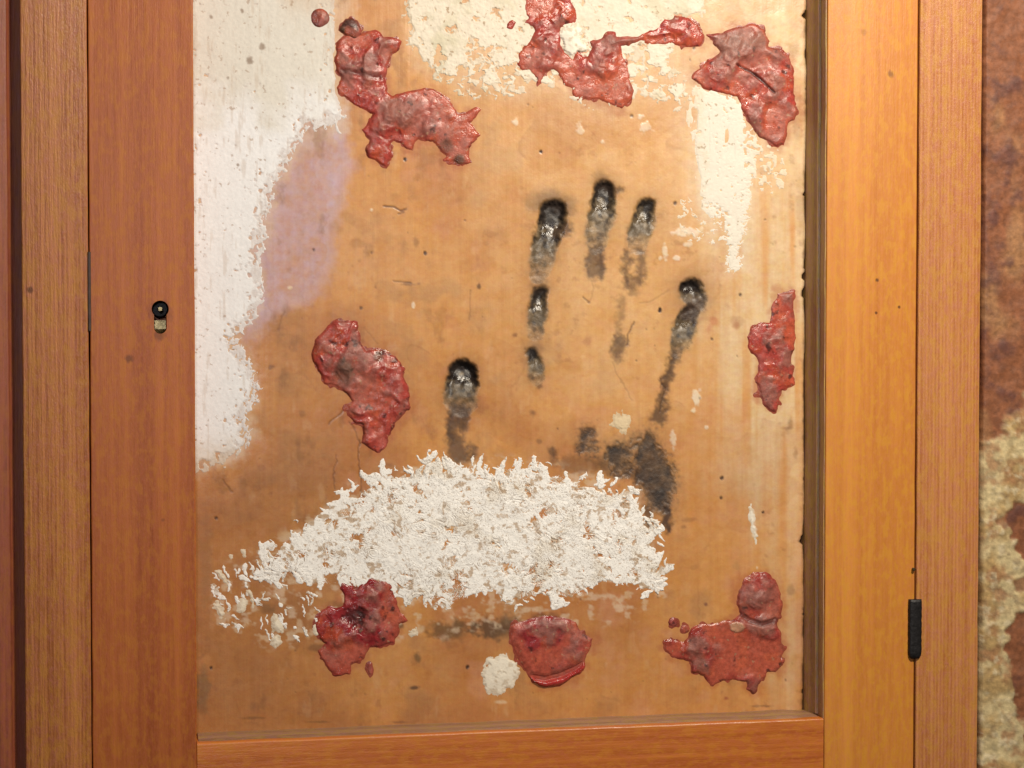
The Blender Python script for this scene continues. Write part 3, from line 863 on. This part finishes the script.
def layer(name, x, y, t, col, rgh, mat, label, base=True):
    """raised crust of thickness t (m) on the board; t below zero sinks under the wood and is dropped"""
    V = P(x, y, YP)
    V[..., 1] -= base_h(x, y) + t
    k = np.maximum.reduce([t[:-1, :-1], t[1:, :-1], t[1:, 1:], t[:-1, 1:]]) > 0
    return grid_mesh(name, V, k, col, rgh, mat, panel, label=label)


def stamp(x, y, strokes, wx=0.0, wy=0.0, flat=1.0):
    """highest of many leaf-shaped flicks of paint (cx, cy, angle, half length, half width, height, bend); -1 where none"""
    out = np.full(x.shape, -1.0)
    st_ = x[0, 1] - x[0, 0]
    x0, y0 = x[0, 0], y[0, 0]
    for cx, cy, an, L, Wd, hh, bd in strokes:
        i0, i1 = int((cy - L - y0) / st_) - 2, int((cy + L - y0) / st_) + 3
        j0, j1 = int((cx - L - x0) / st_) - 2, int((cx + L - x0) / st_) + 3
        if i1 <= 0 or j1 <= 0 or i0 >= x.shape[0] or j0 >= x.shape[1]:
            continue
        sl = (slice(max(i0, 0), i1), slice(max(j0, 0), j1))
        dx, dy = x[sl] - cx, y[sl] - cy
        if not isinstance(wx, float):
            dx, dy = dx + wx[sl], dy + wy[sl]
        ca, sa = math.cos(an), math.sin(an)
        u = (dx * ca + dy * sa) / L
        v = -dx * sa + dy * ca + bd * u * u
        wv = Wd * np.sqrt(np.clip(1 - u * u, 0.02, 1)) * (0.9 - 0.2 * u)
        p = np.clip(1 - (v / wv) ** 2, -1, 1)
        p = np.where(np.abs(u) < 1, p, -1)
        out[sl] = np.maximum(out[sl], np.where(p > 0, np.minimum(1, p * flat) * hh * (0.75 + 0.25 * u), p))
    return out


def inside_pts(pts, n, seed, grow=0.0):
    rs = np.random.RandomState(seed)
    xs = [p[0] for p in pts]
    ys = [p[1] for p in pts]
    a = rs.uniform(min(xs) - 6, max(xs) + 6, n * 4)
    b = rs.uniform(min(ys) - 6, max(ys) + 6, n * 4)
    d = poly_sd(a, b, pts)
    k = d < grow
    return a[k][:n], b[k][:n], d[k][:n], rs


# ---- whitewash
# left patch
pts = [(182, -75), (336, -75), (337, 20), (335, 60), (338, 95), (345, 108), (338, 128), (328, 120), (318, 128), (308, 120), (299, 140), (290, 152), (285, 166), (276, 182), (270, 198), (265, 218), (261, 242), (257, 265),
       (261, 286), (260, 302), (250, 318), (240, 328), (234, 345), (249, 366), (257, 386), (252, 405), (244, 420), (247, 440), (236, 455), (222, 462), (200, 467), (182, 470)]
x, y = local(pts, 14, 0.75)
x = x[:, :]
fn = fbm(x, y, 7, 4, 200)
ff = fbm(x, y, 3, 3, 205)
vs = fbm(x, y, 4, 3, 210, 1, 6)
md = fbm(x, y, 30, 4, 215)
sd = poly_sd(x, y, pts)
rag = ss(90, 125, y)
c = -sd - (1.0 + 4.5 * rag) * (0.6 + fn) - 1.8 * ff * rag - 1.2
# chips in the ragged zone
c = np.minimum(c, 14 * (0.72 - fbm(x, y, 5, 3, 220)) + ss(-6, -30, sd) * 8)
ax, ay, ad, rs = inside_pts(pts, 5200, 31, 3.0)
sk = [(a, b, -math.pi * 0.33 + rs.normal(0, 0.55), rs.uniform(2.5, 6.5), rs.uniform(0.9, 2.4), rs.uniform(.5, 1), rs.normal(0, .8)) for a, b, d in zip(ax, ay, ad) if b > 112 and d > -9 and rs.rand() < 0.7]
fl = stamp(x, y, sk, 2.0 * fn, 2.0 * ff)
c = np.minimum(c, 30)
c = np.where(fl > 0, np.maximum(c, 3.2 * fl), c)
t = 0.00026 * np.clip(c / 3.0, -1, 1) + (0.00003 * fn + 0.00004 * ff) * ss(0, 5, c)
col = np.zeros(x.shape + (3,)) + (0.81, 0.815, 0.83)
greyed = ss(150, 60, y + 40 * md)
col = mixc(col, (0.66, 0.625, 0.55), greyed * 0.85)
col = mixc(col, (0.55, 0.46, 0.33), ss(0.15, 0.9, md) * greyed * 0.6)
col = mixc(col, (0.55, 0.38, 0.24), ss(30, -20, y + 10 * md) * ss(256, 300, x + 20 * md) * 0.6)
col = mixc(col, (0.48, 0.36, 0.26), ss(0.5, 1.0, vs) * 0.30)
col = mixc(col, (0.36, 0.24, 0.16), ss(0.85, 1.1, fbm(x, y, 4, 3, 230)) * 0.6)
col = mixc(col, (0.50, 0.40, 0.36), ss(5, 0.5, c + 1.5 * ff) * 0.45)
col = mixc(col, (0.55, 0.40, 0.24), ss(425, 468, y + 6 * fn) * 0.55)
for a, b, rr in ((250, 60, 3.5), (211, 17, 2), (242, 11, 2), (238, 165, 1.5), (228, 78, 1.5), (262, 47, 4)):
    col = mixc(col, (0.25, 0.17, 0.12), ss(1.2, 0.4, np.hypot(x - a, (y - b) / 1.3) / rr + .3 * ff) * .75)
layer("whitewash_patch", x, y, t, col, 0.62 + 0.1 * fn, M_LIME, "tall whitewash patch along the left edge, ragged on its right")

# top centre patch
pts = [(408, -75), (705, -75), (704, 5), (700, 16), (692, 14), (676, 18), (668, 36), (675, 48), (668, 62), (683, 80), (690, 100), (676, 112), (664, 98), (650, 96), (636, 90), (628, 104), (600, 112), (580, 104), (556, 86), (530, 82), (515, 96),
       (500, 98), (488, 92), (478, 104), (462, 92), (452, 96), (440, 80), (430, 66), (418, 50), (406, 40), (414, 30), (404, 16)]
x, y = local(pts, 14, 0.6)
fn = fbm(x, y, 8, 4, 240)
ff = fbm(x, y, 3, 3, 245)
md = fbm(x, y, 22, 4, 250)
sd = poly_sd(x, y, pts)
low = ss(30, 60, y)
c = -sd - 3.5 * fn - 2.0 * ff
hole = fbm(x + 4 * fn, y, 10, 4, 255)
c = np.minimum(c, 16 * (0.80 - 0.85 * low - hole - 0.25 * ff))
ax, ay, ad, rs = inside_pts(pts, 900, 32, 2.0)
sk = [(a, b, rs.uniform(0, math.pi), rs.uniform(2.5, 6), rs.uniform(1.2, 3.0), rs.uniform(.4, 1), rs.normal(0, 1.0)) for a, b, d in zip(ax, ay, ad) if rs.rand() < 0.65 and b > 20 and not (560 < a < 640 and b > 92)]
fl = stamp(x, y, sk, 2.5 * fn, 2.0 * ff)
c = np.where(fl > 0, np.maximum(c, 3.0 * fl), c)
t = 0.00035 * np.clip(c / 3.0, -1, 1) + (0.00012 * fn + 0.0001 * ff) * ss(0, 4, c)
col = np.zeros(x.shape + (3,)) + (0.74, 0.67, 0.55)
col = mixc(col, (0.56, 0.52, 0.36), ss(0.1, 0.9, md) * 0.6)
col = mixc(col, (0.34, 0.22, 0.12), ss(0.8, 1.1, fbm(x, y, 4, 3, 260)) * 0.75)
col = mixc(col, (0.56, 0.42, 0.28), ss(4, 0.4, c) * 0.5)
layer("whitewash_patch", x, y, t, col, 0.62 + 0.1 * fn, M_LIME, "cream whitewash patch along the top, behind the seals")

# right upper patch
pts = [(686, 84), (706, 90), (730, 96), (742, 104), (750, 128), (758, 142), (772, 150), (788, 150), (789, 168), (782, 190), (768, 196), (752, 178), (748, 200), (744, 222), (738, 246), (733, 268), (727, 274), (725, 248), (718, 226), (704, 214), (700, 190), (694, 170), (690, 140), (684, 110)]
x, y = local(pts, 14, 0.6)
fn = fbm(x, y, 7, 4, 270)
ff = fbm(x, y, 3, 3, 275)
st = fbm(x, y, 6, 3, 280, 1, 5)
dots = fbm(x, y, 3.4, 2, 285)
sd = poly_sd(x, y, pts)
c = -sd - 2.5 * fn - 2.0 * ff - 1.5 * st
c = np.minimum(c, 9 * (1.15 - 1.25 * ss(738, 752, x) - 0.35 * st + 0.95 * dots))
c = np.minimum(c, 9 * (0.9 - 0.85 * ss(712, 688, x + 6 * fn) + 0.6 * st) )
c = np.minimum(c, 9 * (0.9 - 0.95 * ss(190, 225, y) * ss(736, 724, x) + 0.7 * ff))
rs = np.random.RandomState(33)
sk = []
for _ in range(150):
    b = rs.uniform(150, 272)
    sk.append((np.interp(b, [150, 200, 272], [750, 745, 732]) + rs.normal(0, 2.2), b, -0.5 + rs.normal(0, 0.25), rs.uniform(3, 7), rs.uniform(.6, 1.4), rs.uniform(.5, 1), rs.normal(0, .4)))
for _ in range(34):
    b = rs.uniform(196, 246)
    sk.append((rs.uniform(680, 728), b, rs.normal(0.3, 0.5), rs.uniform(2, 5), rs.uniform(.9, 2.0), rs.uniform(.1, .5), rs.normal(0, .4)))
fl = stamp(x, y, sk, 2.5 * fn, 2.0 * ff)
c = np.minimum(c, 9 * (0.55 - 0.9 * fbm(x, y, 9, 4, 287, 1, 7) + ss(150, 110, y) * .6 + ss(734, 744, x) * 0.5))
c = np.where(fl > 0, np.maximum(c, 3.0 * fl), c)
t = 0.00024 * np.clip(c / 3.0, -1, 1) + (0.00003 * fn + 0.00003 * ff) * ss(0, 4, c)
col = np.zeros(x.shape + (3,)) + (0.74, 0.69, 0.60)
col = mixc(col, (0.68, 0.56, 0.40), ss(712, 690, x + 8 * fn) * 0.6)
col = mixc(col, (0.70, 0.55, 0.36), ss(742, 770, x) * 0.6)
col = mixc(col, (0.36, 0.26, 0.16), ss(0.85, 1.1, fbm(x, y, 3.6, 3, 290)) * 0.7)
layer("whitewash_patch", x, y, t, col, 0.6 + 0.1 * fn, M_LIME, "white patch below the upper right seal, fraying downward")

# the thick mound at the bottom
pts = [(252, 578), (248, 566), (262, 558), (272, 544), (286, 536), (300, 522), (322, 506), (345, 496), (362, 484), (384, 474), (408, 466), (432, 462), (452, 458), (480, 462), (505, 465), (535, 465), (560, 470), (582, 478), (606, 480), (630, 490), (646, 510),
       (657, 532), (663, 556), (668, 585), (669, 604), (650, 603), (634, 592), (612, 588), (596, 594), (576, 608), (552, 612), (534, 606), (520, 614), (502, 606), (484, 598), (468, 610), (448, 620), (432, 622), (412, 610), (398, 602), (380, 590), (344, 590), (318, 596), (296, 590), (280, 580), (266, 590)]
x, y = local(pts, 44, 0.55)
rad = np.hypot(x - 470, (y - 640) * 1.25)
th = np.arctan2((y - 640) * 1.25, x - 470)
wx = fbm(x, y, 16, 3, 300)
wy = fbm(x, y, 16, 3, 305)
tuft = fbm(th * 190 + 3.5 * wx, rad + 8 * wy, 5.0, 3, 310, 1.0, 3.2)
ang = 2.4 * fbm(x, y, 40, 2, 316)
ca, sa = np.cos(ang), np.sin(ang)
xr_ = x * ca - y * sa + 6 * wx
yr_ = x * sa + y * ca + 6 * wy
stroke = fbm(xr_, yr_, 6.5, 4, 320, 1.0, 2.6, 0.55)
ridge = 1 - np.abs(fbm(xr_, yr_, 10.0, 3, 325, 1.0, 2.0))
fn = fbm(x, y, 5, 4, 330)
ff = fbm(x, y, 2.2, 3, 335)
md = fbm(x, y, 26, 4, 340)
sd = poly_sd(x, y, pts)
leftish = ss(380, 270, x)
ax, ay, ad, rs = inside_pts(pts, 2600, 34, 5.0)
sk = []
for a, b, d in zip(ax, ay, ad):
    lf = max(0.0, min(1.0, (390 - a) / 130.0))
    if rs.rand() < 0.10 * lf + 0.3 * (b > 582) + 0.35 * (d > -5) + 0.34 + 0.35 * (math.sin(a * .11 + b * .07) * math.sin(b * .13 - a * .05) > 0.35):
        continue
    an = math.atan2((b - 660) * 1.1, a - 470)           # pointing away from the palm's heel
    wgt = 0.7 if d > -14 else 1.4
    an += rs.normal(0, wgt)
    sz = 0.42 + 1.25 * rs.rand() ** 1.6
    sk.append((a, b, an, 6.6 * sz, rs.uniform(1.5, 3.3) * sz, rs.uniform(0.3, 1.0), rs.normal(0, 1.5)))
ax, ay, ad, rs = inside_pts([(206, 572), (240, 562), (262, 548), (290, 585), (322, 598), (318, 628), (290, 646), (262, 648), (240, 630), (212, 622)], 85, 35, 0.0)
for a, b in zip(ax, ay):
    if rs.rand() < 0.25 + 0.75 * (a - 200) / 110:
        sk.append((a, b, rs.normal(1.1, 0.5), rs.uniform(2.5, 7.0), rs.uniform(0.9, 2.2), rs.uniform(.15, .5), rs.normal(0, 1.2)))
fl = stamp(x, y, sk, 2.2 * fbm(x, y, 8, 3, 361) + 0.7 * ff, 2.2 * fbm(x, y, 8, 3, 366) + 0.7 * fn, 1.5)
corem = ss(8, 40, -sd) * (1 - leftish)
c0 = -sd - 8.0 - 5.0 * fn - 4 * md - 4 * leftish - 5 * ss(580, 606, y)
gaps = 0.55 * fbm(xr_, yr_, 9, 3, 347, 1, 2.2) + 0.85 * fbm(x, y, 15, 3, 345) + 0.2 * ff
c0 = np.minimum(c0, 11 * (0.50 + 0.10 * corem - gaps - 0.28 * leftish - 0.3 * ss(570, 612, y)))
c = np.maximum(c0, np.where(fl > -1, 3.0 * fl, -9))
t = np.where(fl > 0, 0.00010 * np.clip(fl * 6, 0, 1) + 0.00040 * fl * (0.8 + 0.25 * md) * (1 - 0.35 * corem), 0.0003 * fl)
t = np.maximum(t, (0.00024 + 0.00010 * corem) * np.clip(c0 / 3.0, -1, 1))
t = t + ss(0, 3, c) * (0.00010 * fn + 0.00007 * ff + 0.00010 * stroke + 0.00025 * md.clip(-.5, .5))
t = np.where(c > 1.2, np.maximum(t, 0.00010), t)
col = np.zeros(x.shape + (3,)) + (0.91, 0.89, 0.85)
col = mixc(col, (0.72, 0.64, 0.51), ss(0.2, 0.9, md) * 0.4)
thin = ss(0.35, 0.05, fl)
col = mixc(col, (0.44, 0.29, 0.16), thin * ss(-0.3, 0.6, fbm(x, y, 4, 3, 356)) * (0.85 - 0.15 * corem))
col = mixc(col, (0.22, 0.145, 0.085), ss(0.48, 0.78, fbm(xr_, yr_, 3.6, 3, 355, 1, 2.6) + 0.22 * md) * 0.8)
layer("whitewash_mound", x, y, t, col, 0.66 + 0.1 * fn, M_LIME, "thick rough white mound across the bottom, over the wrist of the handprint")


# loose flecks and the small dabs
def dab(pts, seed, th, label, colr=(0.80, 0.74, 0.62), rag=3.0):
    x, y = local(pts, 8, 0.6)
    fn = fbm(x, y, 7, 4, seed)
    ff = fbm(x, y, 2.6, 3, seed + 5)
    c = -poly_sd(x, y, pts) - rag * fn - 1.2 * ff
    t = th * np.clip(c / 3.5, -1, 1) + (0.0002 * fn + 0.0001 * ff) * ss(0, 5, c) + th * ss(0, 14, c)
    col = np.zeros(x.shape + (3,)) + colr
    col = mixc(col, (0.45, 0.33, 0.2), ss(0.35, 0.9, fbm(x, y, 5, 3, seed + 9)) * 0.5)
    col = mixc(col, (0.5, 0.37, 0.24), ss(4, 0, c) * 0.45)
    layer("whitewash_dab", x, y, t, col, 0.65 + 0.1 * fn, M_LIME, label)


dab([(480, 676), (488, 660), (500, 655), (514, 658), (519, 672), (512, 686), (498, 694), (484, 690)], 400, 0.00045, "round white dab left of the bottom middle seal")
dab([(611, 424), (616, 414), (624, 412), (630, 418), (630, 430), (622, 434), (615, 430)], 410, 0.0003, "small cream dab above the palm scorch", (0.70, 0.56, 0.36), 3.5)
dab([(748, 508), (751, 504), (754, 512), (755, 524), (758, 536), (756, 544), (752, 532), (749, 520)], 415, 0.0003, "narrow white drip above the lower right seal", (0.84, 0.80, 0.70), 1.2)
dab([(559, 34), (566, 24), (576, 22), (584, 30), (582, 40), (590, 48), (588, 54), (578, 52), (572, 58), (564, 48)], 420, 0.0012, "white dab in the notch of the top middle seal", (0.82, 0.77, 0.66), 2.5)
for i, pl in enumerate(([(214, 570), (220, 570), (226, 578), (229, 585), (224, 584)], [(212, 604), (218, 602), (224, 612), (225, 620), (219, 618)], [(238, 602), (244, 596), (247, 606), (243, 614), (238, 612)],
                        [(246, 590), (250, 588), (255, 600), (253, 608)], [(269, 620), (276, 614), (283, 624), (284, 634), (277, 632), (271, 630)], [(271, 634), (279, 634), (281, 642), (275, 648), (270, 644)],
                        [(264, 548), (267, 548), (271, 560)], [(229, 554), (233, 554), (234, 559), (230, 559)], [(241, 549), (245, 550), (245, 556)], [(312, 626), (316, 622), (320, 634), (316, 642)], [(408, 630), (417, 628), (419, 636), (411, 638)])):
    dab(pl, 430 + i, 0.0004, None, (0.78, 0.70, 0.56), 1.6)


# ---- wax seals
def seal(pts, seed, label, thick=2.6, dusty=0.5, dark=0.0, red=(0.44, 0.066, 0.052), extra=None, rag=1.0, name="wax_seal"):
    x, y = local(pts, 8, 0.55)
    n1 = fbm(x, y, 24, 3, seed)
    n2 = fbm(x + 5 * n1, y + 5 * n1, 12, 2, seed + 4)
    n3 = fbm(x, y, 4.5, 3, seed + 8)
    n4 = fbm(x, y, 2.2, 2, seed + 12)
    fold = 1 - np.abs(fbm(x + 8 * n1, y - 6 * n1, 15, 2, seed + 16))
    sd = poly_sd(x, y, pts)
    c = -sd - rag * (2.0 * n2 + 0.5 * n3)
    dome = 1 - np.exp(-np.clip(c, 0, None) / (6.5 + 3 * n2))
    t = np.where(c > 0, 0.00074 * thick * dome * (0.66 + 0.38 * n1 + 0.19 * n2 + 0.32 * (fold - 0.6)) + 0.001 * dome * (0.10 * n3 + 0.035 * n4) + 0.00016 * ss(0, 2, c), 0.0004 * np.clip(c, -1.5, 0))
    t = np.where(c > 2, np.maximum(t, 0.0003), t)
    pool = ss(-0.55, 0.45, fbm(x, y, 30, 2, seed + 40) + 0.35 * n1)
    t = np.where(c > 0, 0.00050 * ss(0, 2.5, c) + np.clip(t - 0.00025 * ss(0, 2, c), 0, 1) * (0.22 + 0.95 * pool), t)
    d = np.clip(dusty - 0.05 + 1.15 * n1 + 0.55 * n2 + 0.3 * n3 - 0.12, 0, 1) * (0.35 + 0.65 * ss(0.2, 5, c + 3 * n2))
    col = np.zeros(x.shape + (3,)) + red
    col = mixc(col, (0.56, 0.105, 0.045), ss(0.0, 0.7, fbm(x, y, 14, 3, seed + 20)) * 0.65)
    col = mixc(col, (0.56, 0.15, 0.13), ss(0.1, 0.8, fbm(x, y, 12, 3, seed + 24)) * 0.5)
    col = mixc(col, (0.60, 0.155, 0.085), (1 - pool) * 0.55)
    col = mixc(col, (0.300, 0.125, 0.096), d * (0.35 + 0.4 * pool))
    col = mixc(col, (0.045, 0.02, 0.02), ss(0.62, 1.05, fbm(x, y, 8, 4, seed + 28) + dark) * 0.75)
    col = mixc(col, (0.14, 0.03, 0.02), ss(2.5, 0.2, c) * 0.25)
    col = mixc(col, (0.50, 0.36, 0.22), ss(0.85, 1.1, fbm(x, y, 3.5, 3, seed + 32)) * 0.45)
    rg = 0.22 + 0.27 * d + 0.08 * n3
    if extra:
        t, col, rg = extra(x, y, c, t, col, rg)
    t = np.where(c > 1.5, np.maximum(t, 0.00028 + 0.00008 * n3), t)
    # thin smear that crept past the body of the seal
    c2 = -sd - 0.6 - 3.0 * fbm(x, y, 9, 2, seed + 36) - 1.5 * n2
    t = np.maximum(t, 0.00013 * np.clip(c2 / 1.6, -1, 1))
    col = mixc(col, (0.36, 0.085, 0.050), ss(1.5, -0.5, c) * 0.8)
    return layer(name, x, y, t, col, rg, M_WAX, label)




def exA(x, y, c, t, col, rg):
    m = ss(8, 3, np.hypot(x - 459, y - 160)) + ss(10, 4, np.hypot(x - 446, y - 146)) * .7
    col = mixc(col, (0.07, 0.05, 0.03), np.clip(m, 0, 1) * 0.8)
    groove = ss(5, 0, np.abs(y - 75 - 0.15 * (x - 365))) * ss(392, 380, x)
    t = t - 0.0007 * groove * ss(2, 6, c)
    col = mixc(col, (0.05, 0.02, 0.02), groove * 0.5)
    return t, col, rg


seal(A, 500, "long branching wax seal at upper left", 2.8, 0.45, extra=exA)
seal([(340, 22), (345, 17), (352, 16), (359, 19), (363, 26), (361, 34), (354, 39), (346, 35), (339, 30)], 520, "dark greenish wax blob on top of the upper left seal", 3.6, 0.3, 0.35, (0.12, 0.06, 0.035))
seal([(320 + 10.3 * math.cos(q), 18 + 10.3 * math.sin(q)) for q in np.linspace(0, 6.2832, 25)[:-1]], 530, "small round brown wax drop beside the upper left seal", 3.4, 0.7, 0.05, (0.22, 0.07, 0.06), rag=0.35, name="wax_drop")
seal(B, 540, "largest wax seal at top middle, trailing right to a round end", 2.9, 0.42)


def exC(x, y, c, t, col, rg):
    d, _ = chain_sd(x, y, [(736, 65, .1), (750, 72, .5), (760, 80, .6), (773, 93, .1)])
    g = ss(2, -0.5, d)
    t = t - 0.0010 * g * ss(2, 5, c)
    col = mixc(col, (0.05, 0.015, 0.015), g * 0.9)
    dd, _ = chain_sd(x, y, [(718, 48, 9), (740, 40, 10), (758, 40, 8)])
    col = mixc(col, (0.32, 0.16, 0.12), ss(6, -6, dd) * 0.6)
    return t, col, rg


seal(Cc, 560, "folded wax seal at upper right, bent downward", 2.8, 0.62, extra=exC)


def exD(x, y, c, t, col, rg):
    m = ss(17, 6, np.hypot(x - 343, (y - 372)) + 4 * fbm(x, y, 6, 3, 577)) + ss(7, 3, np.hypot(x - 378, y - 357))
    col = mixc(col, (0.15, 0.09, 0.06), np.clip(m, 0, 1) * 0.7)
    return t, col, rg


seal(Dd, 570, "wax seal left of the thumb mark", 3.0, 0.25, 0.03, extra=exD)
seal(Ee, 590, "narrow flat wax seal at the right edge", 1.8, 0.35)


def exF(x, y, c, t, col, rg):
    m = ss(15, 3, np.hypot(x - 354, y - 616) + 4 * fbm(x, y, 6, 3, 617))
    col = mixc(col, (0.05, 0.03, 0.03), m * 0.75)
    t = t - 0.0012 * m * ss(3, 8, c)
    return t, col, rg


seal(Ff, 610, "dark red wax seal at lower left over the whitewash mound", 2.6, 0.12, 0.08, (0.33, 0.03, 0.035), extra=exF)


def exG(x, y, c, t, col, rg):
    # round stamped face with a raised, polished roll along its lower rim
    d, _ = chain_sd(x, y, [(533, 677, 1), (545, 679, 1), (560, 675, 1), (574, 669, 1), (584, 663, 1)])
    g = ss(6, 0, d)
    face = ss(0, 8, c) * (1 - g)
    t = t * 0.62 + 0.0011 * face
    d2, _ = chain_sd(x, y, [(532, 681, 1.5), (545, 684, 2), (562, 680, 2), (576, 673, 2), (586, 665, 1)])
    g2 = ss(4.5, -1.5, d2)
    t = t - 0.0012 * ss(2.2, 0, d) * ss(2, 4, c) + 0.0012 * g2 * ss(0, 2, c)
    col = mixc(col, (0.48, 0.035, 0.035), g2 * 0.9)
    rg = rg * (1 - g2) + 0.16 * g2
    return t, col, rg


seal(Gg, 630, "round wax seal at bottom middle with a glossy lower rim", 2.4, 0.36, -0.1, (0.36, 0.04, 0.045), extra=exG, rag=0.7)


def exH(x, y, c, t, col, rg):
    m = ss(8, 5, np.hypot(x - 736, (y - 627) * 1.3) + fbm(x, y, 4, 2, 655))
    col = mixc(col, (0.62, 0.36, 0.22), m * 0.8)
    t = t + 0.0006 * m
    d, _ = chain_sd(x, y, [(738, 612, 1), (748, 620, 1), (760, 624, 1), (776, 620, 1)])
    g = ss(3, 0, d)
    t = t - 0.0008 * g * ss(2, 5, c)
    col = mixc(col, (0.10, 0.03, 0.03), g * 0.6)
    return t, col, rg


seal(Hh, 650, "wax seal at lower right with a round upper lobe", 2.7, 0.34, 0.0, (0.38, 0.055, 0.045), extra=exH)
for i, (a, b, r, lb) in enumerate(((673, 622, 4.2, None), (685, 629, 4.5, None), (370, 669, 5, None), (782, 661, 3, None))):
    seal([(a + r * math.cos(q) * (0.7 if i == 2 else 1), b + r * math.sin(q) * (1.5 if i == 2 else 1)) for q in np.linspace(0, 2 * math.pi, 9)[:-1]], 680 + i * 3,
         lb, 1.3, 0.3, 0, (0.36, 0.06, 0.05), rag=0.5, name="wax_drop")
